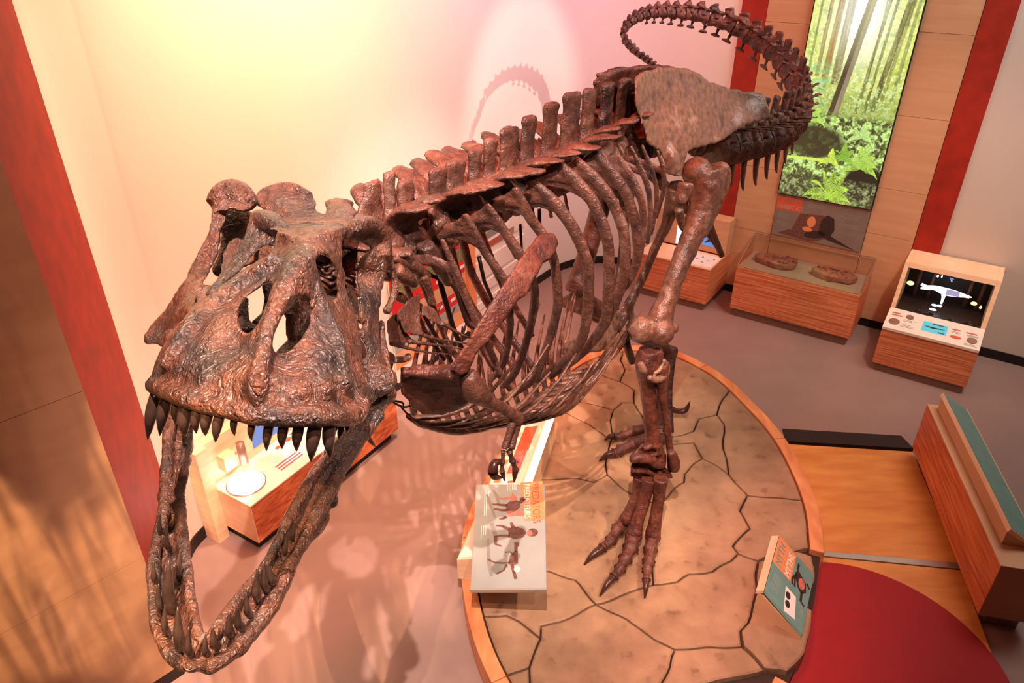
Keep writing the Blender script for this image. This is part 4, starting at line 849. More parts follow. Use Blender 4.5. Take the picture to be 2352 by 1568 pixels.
# deeper bones seen through the openings
skull.sheet([(500, 482), (560, 478), (600, 500), (582, 600), (545, 615), (520, 640), (497, 636), (482, 622), (498, 590), (508, 540)], [(500, 490, 2.84), (580, 490, 2.82), (520, 630, 2.7), (490, 620, 2.7)], .05, Dp, (), 5)
skull.sheet([(440, 655), (468, 655), (500, 652), (492, 690), (450, 715), (428, 722), (425, 705)], [(440, 660, 2.42), (500, 655, 2.4), (440, 715, 2.3)], .04, Dp, (), 5)
skull.sheet([(543, 690), (560, 678), (572, 690), (574, 740), (580, 765), (560, 768), (545, 750)], [(545, 690, 1.95), (575, 760, 1.9), (570, 690, 2.0)], .03, Dp, (), 4)
skull.sheet([(600, 650), (632, 645), (630, 690), (612, 720), (602, 712), (610, 680)], [(600, 650, 2.05), (625, 690, 2.05), (610, 715, 2.0)], .03, Dp, (), 4)
skull.sheet([(664, 690), (690, 675), (716, 686), (720, 745), (694, 782), (662, 815), (632, 816), (640, 800), (662, 780), (662, 740), (650, 715)], [(670, 690, 2.15), (715, 700, 2.1), (650, 810, 2.0), (690, 770, 2.05)], .03, Dp, (), 4)
skull.sheet([(606, 505), (650, 500), (700, 497), (745, 499), (790, 498), (808, 508), (800, 522), (772, 516), (714, 516), (676, 520), (650, 536), (612, 522)], [(676, 520, 2.22), (772, 516, 2.24), (800, 522, 2.32), (700, 497, 2.62), (745, 499, 2.64), (790, 498, 2.62), (808, 508, 2.5), (606, 505, 2.5), (650, 500, 2.6)], .05, Dp, (), 4)
skull.sheet([(797, 655), (812, 655), (825, 700), (832, 745), (815, 735), (803, 700)], [(810, 690, 2.45), (825, 735, 2.4), (800, 660, 2.5)], .04, Dp, (), 5)
skull.sheet([(560, 500), (640, 490), (700, 495), (850, 520), (838, 600), (790, 640), (720, 600), (640, 590), (560, 612), (515, 600), (520, 540)], [(560, 500, 2.86), (850, 520, 2.8), (700, 560, 2.84), (520, 590, 2.86), (800, 640, 2.8)], .05, Dp, (), 6)
skull.tube([Dp(585, 745, 2.1), Dp(610, 715, 2.2), Dp(650, 640, 2.5)], [.012, .014, .02], 8)
skull.tube([Dp(668, 720, 1.95), Dp(668, 770, 1.95), Dp(680, 780, 1.98)], [.012, .014, .01], 8)
skull.tube([Dp(690, 690, 2.1), Dp(697, 745, 2.1), Dp(688, 775, 2.1)], [.018, .014, .012], 8)
skull.tube([Dp(590, 775, 1.9), Dp(560, 760, 1.95), Dp(520, 720, 2.2)], [.03, .03, .03], 8)
skull.tube([Dp(845, 905, 2.3), Dp(790, 900, 2.0), Dp(745, 930, 1.75)], [.03, .03, .02], 8)
skull.tube([Dp(395, 770, 2.25), Dp(415, 860, 2.0), Dp(440, 910, 1.72)], [.03, .03, .02], 8)
skull_o = skull.build('skull', 'bone_skull', sk, voxel=.0075, smoothit=5, disp=.016, dscale=.11)
def tooth(par, b, t, w, d, d2=None, curve=.012, mat='tooth'):
    p0 = Dp(*b, d); p1 = Dp(*t, d2 if d2 else d+.02); mid = (p0+p1)/2+np.array([0, -curve, 0]); r = w/2*d/F
    return MB().tube([p0, p0*.72+p1*.28+np.array([0, -curve*.8, 0]), mid, p0*.2+p1*.8+np.array([0, -curve*.4, 0]), p1], [r*.92, r, r*.9, r*.5, r*.08], 10, 1.25, (0, 1, 0), 2).build('tooth', mat, par)
for bx, by, tx_, ty_, w, d in [(363, 897, 339, 1009, 28, 1.68), (388, 905, 367, 1000, 28, 1.63), (407, 915, 404, 975, 16, 1.62), (430, 922, 425, 1003, 32, 1.56), (455, 930, 451, 995, 22, 1.54), (481, 936, 472, 1000, 26, 1.53), (509, 943, 495, 1015, 24, 1.52), (542, 946, 539, 1000, 17, 1.51), (583, 958, 578, 1012, 17, 1.50), (622, 962, 612, 1035, 22, 1.50), (655, 964, 648, 1030, 24, 1.505), (690, 964, 681, 1036, 26, 1.515), (727, 964, 714, 1060, 33, 1.53), (757, 964, 759, 1053, 30, 1.56), (775, 964, 745, 1044, 18, 1.62), (790, 962, 778, 1012, 16, 1.64), (803, 962, 797, 995, 12, 1.67)]:
    tooth(skull_o, (bx, by-4), (tx_, ty_), w, d+.012)
# ---- lower jaw
jaw = MB()
rj = [(372, 985), (378, 1040), (388, 1080), (364, 1125), (362, 1150), (368, 1190), (353, 1250), (343, 1310), (342, 1390), (350, 1440), (380, 1500), (418, 1533), (445, 1543), (458, 1520), (464, 1475), (456, 1440), (441, 1370), (436, 1330), (437, 1290), (427, 1200), (422, 1120), (438, 1060), (447, 1000), (440, 950), (400, 950)]
jaw.sheet(rj, [(410, 970, 2.36), (380, 1080, 2.2), (430, 1080, 2.2), (395, 1140, 2.12), (364, 1150, 2.16), (422, 1150, 2.14), (395, 1220, 2.03), (390, 1300, 1.93), (346, 1320, 1.92), (434, 1320, 1.90), (390, 1380, 1.84), (344, 1390, 1.83), (440, 1390, 1.80), (395, 1450, 1.76), (352, 1440, 1.77), (456, 1460, 1.70), (440, 1535, 1.66), (390, 1505, 1.69)], .10, Dp, (), 5)
lj = [(905, 900), (885, 935), (862, 975), (822, 1040), (792, 1080), (778, 1130), (757, 1155), (754, 1190), (737, 1222), (702, 1262), (674, 1302), (667, 1340), (642, 1390), (602, 1450), (562, 1500), (512, 1535), (472, 1549), (458, 1530), (463, 1480), (482, 1455), (502, 1430), (522, 1398), (542, 1368), (566, 1338), (601, 1298), (626, 1258), (641, 1228), (661, 1183), (691, 1128), (716, 1078), (751, 1028), (791, 988), (831, 958), (862, 910)]
jaw.sheet(lj, [(890, 905, 2.46), (850, 960, 2.36), (800, 1020, 2.26), (740, 1110, 2.12), (775, 1110, 2.17), (690, 1150, 2.08), (720, 1200, 2.06), (660, 1270, 1.96), (630, 1270, 1.95), (690, 1270, 1.99), (600, 1370, 1.84), (640, 1370, 1.84), (565, 1350, 1.84), (560, 1450, 1.75), (600, 1430, 1.77), (510, 1430, 1.72), (480, 1530, 1.64), (540, 1510, 1.68), (480, 1470, 1.68)], .10, Dp, (), 5)
for pl, r in (([(395, 960, 2.33), (385, 1030, 2.24), (378, 1130, 2.12), (372, 1200, 2.03), (354, 1280, 1.92), (352, 1380, 1.81), (364, 1450, 1.73), (400, 1515, 1.66), (445, 1530, 1.63)], .017), ([(432, 1000, 2.28), (420, 1080, 2.17), (414, 1150, 2.11), (420, 1240, 1.99), (430, 1320, 1.88), (440, 1390, 1.79), (455, 1460, 1.69)], .015), ([(890, 905, 2.44), (850, 945, 2.35), (780, 1020, 2.22), (715, 1100, 2.10), (660, 1200, 1.99), (620, 1280, 1.91), (560, 1360, 1.81), (510, 1430, 1.71), (475, 1475, 1.66)], .017), ([(870, 950, 2.36), (800, 1050, 2.21), (750, 1140, 2.10), (705, 1225, 2.0), (665, 1300, 1.91), (632, 1370, 1.83), (585, 1440, 1.75), (530, 1505, 1.66), (475, 1535, 1.62)], .02)):
    jaw.tube([Dp(*p) for p in pl], [r*p[2]/2 for p in pl], 10)
for x, y, d, r in ((374, 1140, 2.13, .02), (762, 1150, 2.15, .022), (885, 905, 2.46, .04), (410, 960, 2.36, .035)): jaw.ball(Dp(x, y, d), r)
jaw_o = jaw.build('lower_jaw', 'bone_skull', sk, voxel=.0075, smoothit=2, disp=.016, dscale=.1)
for b, t, w, d in [((362, 1335), (353, 1288), 14, 1.86), ((374, 1395), (364, 1340), 16, 1.80), ((394, 1400), (388, 1285), 27, 1.80), ((420, 1492), (408, 1392), 24, 1.70), ((386, 1455), (379, 1388), 16, 1.74), ((441, 1505), (433, 1440), 16, 1.65), ((404, 1345), (399, 1296), 16, 1.86), ((372, 1225), (368, 1178), 11, 2.0), ((390, 1262), (384, 1205), 12, 1.96), ((410, 1330), (414, 1262), 14, 1.88),
                   ((592, 1380), (592, 1302), 18, 1.80), ((630, 1335), (613, 1290), 22, 1.86), ((612, 1356), (606, 1288), 18, 1.83), ((556, 1442), (545, 1392), 18, 1.72), ((532, 1458), (527, 1404), 20, 1.70), ((500, 1485), (488, 1438), 18, 1.66), ((478, 1502), (472, 1455), 15, 1.64), ((575, 1412), (566, 1362), 16, 1.76), ((655, 1270), (662, 1222), 12, 1.93), ((672, 1240), (680, 1196), 11, 1.97)]:
    tooth(jaw_o, b, t, w, d-.015, d-.06)
# ---- neck vertebrae
def vertebra(name, c, fwd, rad, ln, spine, tp, mat='bone', tp_up=.1, tpw=.5, sw=.55, voxel=.011, lean=0, parent=sk, lat=None, tip=None, tpj=0):
    """spool centrum, neural arch, spine plate, transverse processes; fwd = head-ward axis"""
    c = np.array(c, float); fwd = np.array(fwd, float); fwd /= np.linalg.norm(fwd)
    la = np.cross(up, fwd) if lat is None else np.array(lat, float); la /= np.linalg.norm(la); u = np.cross(fwd, la)
    m = MB()
    m.tube([c-fwd*ln*.5, c-fwd*ln*.42, c, c+fwd*ln*.42, c+fwd*ln*.5], [rad*.94, rad, rad*.68, rad, rad*.92], 16, 1, up, 2)
    top = c+u*(rad+spine)-fwd*lean if tip is None else np.array(tip, float)
    base = c+u*rad*.6
    m.tube([base, base+(top-base)*.35, base+(top-base)*.75, top-(top-base)*.06, top], [ln*sw*1.1, ln*sw*.86, ln*sw*.84, ln*sw*.95, ln*sw*.7], 10, max(.2, .026/(ln*sw)), la, 2)
    m.tube([c+u*rad*.5, c+u*rad*1.3], [rad*.85, rad*.6], 10, 1, fwd, 1)
    for s in (-1, 1):
        jt = tpj*random.uniform(-1, 1)
        if tp and tpj: m.tube([c+u*rad*1.5+la*s*.03, c+u*(rad*1.4+tp_up*.62)+la*s*(tp*.5), c+u*(rad*1.2+tp_up*.9+jt)+la*s*(tp*.86)-fwd*ln*.12, c+u*(rad*1.1+tp_up+jt)+la*s*tp-fwd*ln*.42], [ln*.5, ln*.44, ln*.30, ln*.10], 10, .30, u, 3)
        elif tp: m.tube([c+u*rad*1.0+la*s*rad*.3, c+u*(rad*1.1+tp_up*.5)+la*s*(tp*.55), c+u*(rad*1.1+tp_up)+la*s*tp-fwd*ln*.25], [ln*tpw, ln*tpw*.75, ln*tpw*.55], 10, .34, u, 2)
        m.tube([c+u*rad*1.25+la*s*rad*.45+fwd*ln*.1, c+u*rad*1.3+la*s*rad*.5+fwd*ln*.75], [rad*.3, rad*.2], 8, .6, la, 1)
        m.tube([c+u*rad*1.45+la*s*rad*.4-fwd*ln*.1, c+u*rad*1.45+la*s*rad*.45-fwd*ln*.65], [rad*.3, rad*.22], 8, .6, la, 1)
    return m.build(name, mat, parent, voxel=voxel, smoothit=2, disp=.022, dscale=.07)
neck = catmull([Dp(705, 610, 2.86), Dp(790, 600, 2.98), B(3.20, .02, 3.12), B(2.98, 0, 3.10), B(2.72, 0, 3.12)], 5)
neck_pts = [neck[i] for i in (3, 6, 9, 12, 15)]
for i, p in enumerate(neck_pts):
    j = [3, 6, 9, 12, 15][i]; fw = neck[j-1]-neck[j+1]
    tipp = None
    if i == 3: tipp = Lp(862, 424, 0)
    vertebra('cervical_vertebra', p, fw, .095, .16, .16+.03*i, .20, 'bone', .0, .45, .36, lean=.04, tip=tipp)
# ---- dorsal vertebrae: spine tips traced on the animal's mid-plane
tips = [(893, 392), (932, 412), (1006, 383), (1047, 367), (1092, 345), (1127, 319), (1172, 291), (1216, 265), (1267, 235), (1315, 211), (1356, 203), (1399, 189), (1436, 179)]
sw_ = [.3, .42, .5, .58, .42, .42, .66, .52, .6, .74, .6, .6, .6]
for i, tpx in enumerate(tips):
    tp_ = Lp(*tpx, 0); t, L, z = toB(tp_); zc = 3.13+.002*i
    c = B(t+.03, 0, zc)
    vertebra('dorsal_vertebra', c, fref+np.array([0, 0, -.02]), .098, .155, .3, .21 if i < 2 else .27 if i < 4 else .31 if i < 10 else .2, 'bone', .15, .62, sw_[i]*.86, tip=tp_, tpj=.012, lean=0)
# ---- ribs, traced for the near side and mirrored
ribs = [[(1015, 548), (1047, 624), (1067, 675), (1098, 744), (1130, 815), (1150, 860)],
[(1067, 491), (1088, 530), (1113, 578), (1139, 614), (1161, 650), (1169, 706), (1171, 755), (1158, 831), (1126, 874)],
[(1118, 468), (1139, 502), (1164, 540), (1195, 585), (1225, 650), (1227, 701), (1212, 772), (1183, 856), (1151, 888)],
[(1182, 430), (1200, 466), (1220, 504), (1243, 535), (1271, 593), (1279, 650), (1281, 701), (1269, 752), (1251, 810), (1226, 871), (1176, 906)],
[(1230, 420), (1266, 458), (1297, 496), (1322, 535), (1348, 599), (1352, 650), (1348, 726), (1335, 781), (1304, 821), (1233, 874)],
[(1277, 367), (1318, 412), (1363, 466), (1393, 543), (1399, 606), (1396, 680), (1390, 735), (1362, 782), (1320, 825), (1262, 865)],
[(1321, 364), (1366, 409), (1407, 466), (1433, 536), (1436, 606), (1427, 659), (1403, 717), (1380, 760), (1330, 815)],
[(1363, 345), (1401, 390), (1439, 447), (1458, 511), (1465, 574), (1455, 624), (1427, 669)],
[(1417, 354), (1446, 399), (1474, 463), (1476, 521), (1470, 590)],
[(1448, 335), (1476, 397), (1491, 445), (1493, 504), (1486, 560)],
[(1474, 332), (1493, 380), (1507, 428), (1507, 476), (1495, 540)],
[(1510, 345), (1524, 394), (1524, 438), (1507, 500)]]
rw = [26, 26, 28, 30, 33, 32, 30, 28, 20, 16, 14, 13]
for i, r in enumerate(ribs):
    t0 = toB(Lp(*r[0], .26))[0]; P = [Tp(*p, t0-.033*k) for k, p in enumerate(r)]; n = len(P)
    dep = cT*P[0][1]-sT*(P[0][2]-CH); rad = rw[i]/2*dep/F
    R = [rad*(.62 if k == 0 else 1.0 if k < n*.6 else 1.0-.35*(k/n-.6)/.4) for k in range(n)]
    m = MB(); m.tube(P, R, 10, .62, (fref[0], fref[1], .3), 4, .1)
    cap = B(t0+.01, .10, P[0][2]-.14)
    q2 = toB(P[1]); m.tube([cap, B(t0, (.10+q2[1])/2, (cap[2]+q2[2])/2+.03), P[1]], [.026, .03, rad], 8, .5, fref, 3)
    pl = [P[0], P[0]*.4+P[1]*.6, P[2] if n > 2 else P[1], B(t0-.03, (.10+toB(P[2])[1])/2+.02, (cap[2]*.5+P[2][2]*.5)+.02), cap]
    if 0 < i < 9: m.prism([p+fref*.008 for p in pl], -fref*.018)
    vx = .0075 if i < 8 else .0065
    mat = 'bone' if i < 8 else 'bone'
    m.build('rib', mat, sk, voxel=vx, smoothit=2, disp=.006, dscale=.05)
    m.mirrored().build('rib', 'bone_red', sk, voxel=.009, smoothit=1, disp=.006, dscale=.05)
# ---- belly ribs (gastralia)
for i in range(17):
    f = i/16; t = 2.78-1.42*f; zk = 2.20-.42*min(1, f*2.0)**.75-.03*f
    wid = .26+.2*math.sin(math.pi*min(1, f*1.15+.12)); wid = max(wid, .24)
    m = MB(); P = [B(t+.05, -.02, zk), B(t-.06, wid*.35, zk+.02), B(t-.22, wid*.75, zk+.10), B(t-.40, wid, zk+.28+.06*f)]
    m.tube(P, [.017, .019, .015, .006], 7, .8, up, 4, .15)
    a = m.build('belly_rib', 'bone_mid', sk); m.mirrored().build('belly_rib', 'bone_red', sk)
    if i % 2: 
        m = MB(); m.tube([B(t-.16, wid*.5, zk+.05), B(t-.32, wid*.9, zk+.2), B(t-.5, wid*1.02, zk+.38)], [.008, .011, .004], 6, .8, up, 3); m.build('belly_rib', 'bone_mid', sk); m.mirrored().build('belly_rib', 'bone_red', sk)
kl = MB(); kl.tube([B(2.86, 0, 2.24), B(2.75, 0, 2.12), B(2.5, 0, 1.93), B(2.2, 0, 1.80), B(1.9, 0, 1.76), B(1.6, 0, 1.74), B(1.35, 0, 1.73)], [.02, .03, .034, .034, .03, .026, .02], 10, .7, up, 4, .3)
kl.build('belly_keel', 'bone_mid', sk, disp=.01)
# ---- shoulder girdle and arms
sc = [(1232, 548), (1248, 534), (1268, 536), (1280, 552), (1278, 578), (1262, 592), (1246, 606), (1230, 632), (1217, 658), (1212, 672), (1190, 690), (1170, 716), (1150, 745), (1122, 780), (1100, 805), (1085, 830), (1078, 850), (1060, 862), (1035, 850), (1040, 835), (1056, 812), (1075, 785), (1098, 745), (1118, 712), (1142, 676), (1172, 630), (1198, 590)]
m = MB(); m.sheet(sc, [(1258, 552, .44), (1210, 620, .50), (1165, 690, .52), (1110, 775, .50), (1060, 850, .45), (1185, 600, .46), (1100, 740, .48)], -.035, Lp, (), 4)
m.build('shoulder_blade', 'bone_red', sk, voxel=.008, smoothit=3, disp=.012)
MBm = MB(); MBm.sheet(sc, [(1258, 552, .44), (1210, 620, .50), (1165, 690, .52), (1110, 775, .50), (1060, 850, .45), (1185, 600, .46), (1100, 740, .48)], -.035, Lp, (), 5)
MBm.mirrored().build('shoulder_blade', 'bone_red', sk, voxel=.01, smoothit=3)
co = k4([(225, 795), (330, 780), (470, 770), (550, 785), (620, 790), (650, 830), (640, 890), (690, 975), (680, 1000), (640, 1040), (560, 1080), (470, 1102), (370, 1092), (300, 1050), (270, 990), (222, 965), (220, 880)])
m = MB(); cctrl = [(920, 845, .22), (930, 910, .20), (975, 945, .2), (1040, 940, .30), (1085, 910, .40), (1065, 850, .44), (990, 880, .27), (1040, 880, .36)]
m.sheet(co, cctrl, -.035, Lp, (), 5)
m.tube([Lp(925, 853, .25), Lp(980, 858, .31), Lp(1040, 858, .42)], [.015, .022, .03], 8)
m.build('coracoid', 'bone_dark', sk, voxel=.009, smoothit=2, disp=.016)
m.mirrored().build('coracoid', 'bone_dark', sk, voxel=.011, smoothit=2)
def limb(name, pts, R, mat='bone', voxel=.009, flat=1, ref=(0, 0, 1), balls=(), disp=.01, parent=sk):
    m = MB(); m.tube(pts, R, 12, flat, ref, 4)
    for c, r in balls: m.ball(c, r)
    return m.build(name, mat, parent, voxel=voxel, smoothit=2, disp=disp)
aL = .43
hs_ = [Lp(1078, 868, aL), Lp(1090, 895, aL), Lp(1118, 918, aL+.01), Lp(1155, 938, aL+.02), Lp(1190, 962, aL+.03)]
limb('humerus', hs_, [.045, .062, .038, .03, .036], voxel=.008, balls=[(hs_[0], .045), (hs_[-1], .034)])
for nm, pl, w in (('ulna', [(1190, 966), (1182, 1000), (1173, 1030)], .019), ('radius', [(1178, 968), (1168, 1000), (1158, 1030)], .016)):
    limb(nm, [Lp(*p, aL+.03) for p in pl], [w*1.35, w, w*1.2], voxel=.006, disp=.004)
def digit(pl, L, r, claw=True, nm='finger_bone', par=sk):
    for a, b in zip(pl, pl[1:]):
        last = claw and b == pl[-1]; p, q = Lp(*a, L), Lp(*b, L)
        mm = MB(); 
        if last: mm.tube([p, (p+q)/2+(q-p)*0+np.array([0, 0, .006]), q], [r, r*.85, r*.2], 8)
        else: mm.tube([p, p*.7+q*.3, p*.3+q*.7, q], [r*1.1, r*.8, r*.8, r*1.15], 8)
        mm.build('hand_claw' if last else nm, 'claw' if last else 'bone', par)
digit([(1156, 1036), (1154, 1062), (1153, 1082), (1159, 1104)], aL+.03, .0135)
digit([(1170, 1036), (1177, 1058), (1184, 1078), (1181, 1107)], aL+.03, .0165)
MB().tube([Lp(x, y, aL+.03) for x, y in ((1150, 1058), (1137, 1064), (1132, 1080), (1137, 1094), (1152, 1096))], [.012, .022, .026, .02, .006], 8).build('hand_claw', 'claw', sk)
# the other arm: mirrored, its hand just showing past the jaw
mh = MB(); mh.tube(hs_, [.045, .06, .038, .03, .036], 10); mh.mirrored().build('humerus', 'bone_dark', sk)
mh = MB(); mh.tube([Lp(1190, 966, aL+.03), Lp(1173, 1030, aL+.03)], [.024, .02], 8); mh.mirrored().build('ulna', 'bone_dark', sk)
MB().tube([Lp(838, 985, -.33), Lp(843, 1000, -.33), Lp(853, 1015, -.33), Lp(862, 1024, -.33)], [.012, .016, .012, .003], 8).build('hand_claw', 'claw', sk)
MB().tube([Lp(845, 990, -.33), Lp(848, 1008, -.33), Lp(862, 1026, -.33)], [.008, .012, .003], 8).build('hand_claw', 'claw', sk)
# ---- cervical ribs: flat plates with long thin rods
def crib(poly, ctrl, rods):
    m = MB(); m.sheet(poly, ctrl, -.014, Lp, (), 4)
    for pl, L in rods: m.tube([Lp(*p, L) for p in pl], [.012, .009, .007, .005][:len(pl)] if len(pl) <= 4 else .008, 7)
    m.build('cervical_rib', 'bone', sk, voxel=.0065, smoothit=2, disp=.004)
crib([(911, 717), (935, 692), (962, 672), (967, 690), (965, 739), (974, 771), (947, 768), (929, 764)], [(911, 717, .22), (962, 672, .16), (970, 768, .24), (930, 760, .24)], [([(962, 766), (1000, 778), (1040, 784), (1075, 789)], .22)])
crib([(886, 739), (911, 717), (926, 755), (947, 783), (925, 790), (894, 788)], [(886, 739, .2), (911, 717, .16), (945, 783, .22), (900, 788, .24)], [([(940, 784), (985, 790), (1030, 796), (1066, 801)], .22), ([(896, 788), (940, 800), (990, 810), (1030, 813)], .22)])
crib([(966, 705), (985, 700), (1000, 712), (1012, 735), (1028, 745), (1020, 752), (990, 735), (970, 722)], [(968, 708, .2), (1000, 715, .2), (1025, 748, .24)], [([(1015, 742), (1040, 757), (1065, 770), (1085, 778)], .24)])
for pl, rr, L in (([(898, 585), (925, 600), (955, 616), (982, 634)], [.04, .045, .04, .03], .14), ([(903, 615), (925, 632), (950, 652)], [.045, .05, .03], .16), ([(975, 560), (990, 585), (1005, 610), (1030, 650)], [.05, .05, .04, .03], .14), ([(972, 632), (985, 665), (995, 700)], [.03, .022, .024], .16), ([(915, 680), (930, 690)], [.03, .025], .1), ([(905, 828), (935, 822), (938, 812)], [.02, .022, .015], .2)):
    limb('cervical_rib', [Lp(*p, L) for p in pl], rr, voxel=.009, flat=.7)
# ---- steel rods of the mount
def rod(pl, L, r=.011): MB().tube([Lp(*p, L) for p in pl], r, 8, 1, (0, 0, 1), 1).build('support_rod', 'steel', sk)
rod([(1004, 600), (1012, 652), (1039, 748), (1060, 800)], .05, .014)
rod([(964, 700), (985, 745), (1036, 830)], .0, .012)
rod([(972, 624), (1036, 652), (1046, 665), (1070, 738), (1077, 748), (1094, 757)], .1, .009)
rod([(1100, 590), (1112, 645), (1131, 690)], -.1, .011)
rod([(1195, 515), (1198, 572)], .0, .008); rod([(1239, 480), (1239, 525)], .0, .011)
rod([(1436, 775), (1440, 795), (1452, 830)], .1, .03)
def wire(pl, L): MB().tube([Lp(*p, L) for p in pl], .005, 6, 1, (0, 0, 1), 3).build('wire', 'steel', sk)
wire([(895, 920), (925, 934), (942, 932)], .15); wire([(920, 932), (935, 950), (960, 970), (968, 978)], .05); wire([(905, 920), (925, 925), (926, 936)], .15)
# ---- pelvis
ilo = k6([(340, 690), (352, 650), (380, 610), (420, 585), (470, 570), (560, 555), (640, 543), (700, 545), (760, 553), (800, 570), (860, 600), (960, 668), (1040, 702), (1100, 720), (1190, 738), (1280, 750), (1350, 760), (1400, 775), (1425, 850), (1455, 910), (1445, 955), (1380, 985), (1300, 1000), (1240, 1028), (1180, 1060), (1120, 1100), (1060, 1140), (1010, 1170), (940, 1185), (850, 1205), (785, 1230), (765, 1300), (755, 1400), (745, 1445), (690, 1440), (640, 1425), (605, 1400), (600, 1310), (560, 1240), (490, 1192), (440, 1150), (425, 1050), (390, 960), (350, 850)])
ictrl = [(1458, 190, .14), (1490, 160, .10), (1540, 153, .08), (1600, 168, .10), (1480, 320, .20), (1560, 390, .26), (1575, 340, .26), (1520, 250, .15), (1600, 260, .20), (1650, 215, .16), (1680, 290, .26), (1720, 230, .24), (1765, 235, .34), (1768, 262, .36), (1700, 285, .30)]
m = MB(); m.sheet(ilo, ictrl, lambda x, y: -.05, Lp, (), 5)
m.tube([Lp(1528, 322, .20), Lp(1545, 355, .26), Lp(1550, 395, .28)], [.03, .05, .06], 10, .6, lref)
m.build('ilium', 'bone_pale', sk, voxel=.011, smoothit=6, disp=.02, dscale=.2)
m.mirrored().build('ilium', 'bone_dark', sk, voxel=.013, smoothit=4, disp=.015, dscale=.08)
# sacral block between the blades
for t, zs_ in ((.78, 3.12), (.6, 3.12), (.42, 3.12), (.24, 3.12), (.06, 3.1), (-.11, 3.04), (-.28, 2.96)): vertebra('sacral_vertebra', B(t, 0, zs_), fref, .10, .19, .28, .14, 'bone_dark', .0, .5, .5, voxel=.014)
hipL = Lp(1600, 385, .36)
pb = [Lp(1553, 425, .20), Lp(1545, 470, .18), Lp(1528, 520, .16), Lp(1500, 580, .12), Lp(1475, 640, .09), Lp(1445, 700, .06), Lp(1425, 760, .04)]
m = MB(); m.tube(pb, [.085, .075, .05, .042, .042, .05, .07], 12, .7, lref); m.tube([Lp(1560, 450, .24), Lp(1560, 480, .24)], [.065, .06], 10, 1, lref, 1)
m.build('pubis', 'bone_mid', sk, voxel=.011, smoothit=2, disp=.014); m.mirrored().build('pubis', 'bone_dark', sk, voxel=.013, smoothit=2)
bt = k5([(430, 1200), (300, 1290), (250, 1400), (150, 1480), (0, 1500), (-20, 1440), (-10, 1400), (60, 1380), (180, 1250), (300, 1130), (400, 1080)])
m = MB(); m.sheet([(1452, 690), (1410, 720), (1385, 755), (1345, 780), (1302, 778), (1293, 792), (1300, 804), (1330, 812), (1375, 806), (1420, 792), (1448, 778), (1462, 740)], [(1452, 700, .05), (1300, 795, .03), (1440, 775, .05), (1370, 790, .05)], -.09, Lp, (), 5)
m.build('pubic_boot', 'bone_pale', sk, voxel=.011, smoothit=3, disp=.014)
limb('ischium', [Lp(1610, 420, .2), Lp(1618, 470, .12), Lp(1634, 525, .06), Lp(1650, 565, .03), Lp(1658, 586, .03)], [.06, .05, .035, .03, .032], 'bone_dark', flat=.7, ref=lref)
m = MB(); m.tube([Lp(1610, 420, .2), Lp(1618, 470, .12), Lp(1634, 525, .04), Lp(1650, 565, .01), Lp(1658, 586, .008)], [.05, .04, .03, .02, .02], 10); m.mirrored().build('ischium', 'bone_dark', sk)
# ---- left leg (near)
fem = [Lp(1622, 385, .37), Lp(1622, 430, .39), Lp(1608, 490, .40), Lp(1582, 560, .40), Lp(1556, 620, .40), Lp(1535, 680, .40), Lp(1518, 725, .40), Lp(1510, 760, .40)]
m = MB(); m.tube(fem, [.125, .135, .105, .088, .078, .08, .10, .10], 16, .8, lref)
m.ball(Lp(1600, 395, .33), .10); m.ball(Lp(1655, 405, .42), (.07, .07, .1)); m.ball(Lp(1472, 757, .33), (.085, .085, .10)); m.ball(Lp(1518, 762, .44), (.09, .09, .095)); m.ball(Lp(1545, 752, .46), .045)
m.tube([Lp(1665, 410, .44), Lp(1645, 470, .44), Lp(1615, 545, .43)], [.045, .04, .02], 10)
m.tube([Lp(1575, 420, .42), Lp(1560, 480, .42), Lp(1568, 530, .41)], [.05, .035, .015], 10)
m.build('femur', 'bone_mid', sk, voxel=.011, smoothit=3, disp=.02, dscale=.07)
tib = [Lp(1494, 800, .38), Lp(1490, 840, .38), Lp(1488, 880, .38), Lp(1492, 940, .40), Lp(1498, 1000, .43), Lp(1500, 1040, .46)]
m = MB(); m.tube(tib, [.085, .105, .07, .058, .062, .085], 14, .85, lref); m.ball(Lp(1478, 822, .34), (.06, .06, .07)); m.ball(Lp(1508, 815, .42), (.05, .05, .06))
m.build('tibia', 'bone_red', sk, voxel=.011, smoothit=2, disp=.014)
limb('fibula', [Lp(1520, 835, .46), Lp(1520, 860, .46), Lp(1522, 910, .47), Lp(1530, 970, .49), Lp(1540, 1040, .53), Lp(1546, 1075, .55)], [.055, .06, .036, .03, .034, .05], 'bone_red', flat=.8, ref=lref)
m = MB(); m.tube([Lp(1490, 866, .45), Lp(1507, 872, .47), Lp(1524, 862, .48), Lp(1532, 843, .48), Lp(1524, 826, .47)], [.018, .026, .028, .026, .014], 10); m.tube([Lp(1500, 858, .45), Lp(1514, 850, .47), Lp(1520, 838, .47)], [.014, .018, .016], 8); m.build('fibula_head', 'bone_pale', sk, voxel=.008, smoothit=2)
m = MB(); m.tube([Lp(1470, 832, .37), Lp(1478, 848, .39), Lp(1488, 856, .40)], [.02, .03, .016], 10); m.build('tibia_crest', 'bone_pale', sk, voxel=.008, smoothit=2)
ank = Lp(1502, 1050, .49)
act = [(1445, 1050, .38), (1500, 1030, .47), (1525, 1050, .53), (1560, 1060, .60), (1450, 1090, .39), (1540, 1098, .56), (1490, 1075, .48)]
m = MB(); m.sheet([(1445, 1048), (1456, 1040), (1466, 1030), (1474, 1021), (1492, 1017), (1518, 1020), (1528, 1044), (1529, 1066), (1522, 1076), (1506, 1068), (1480, 1062), (1455, 1064), (1444, 1056)], act, -.13, Lp, (), 4)
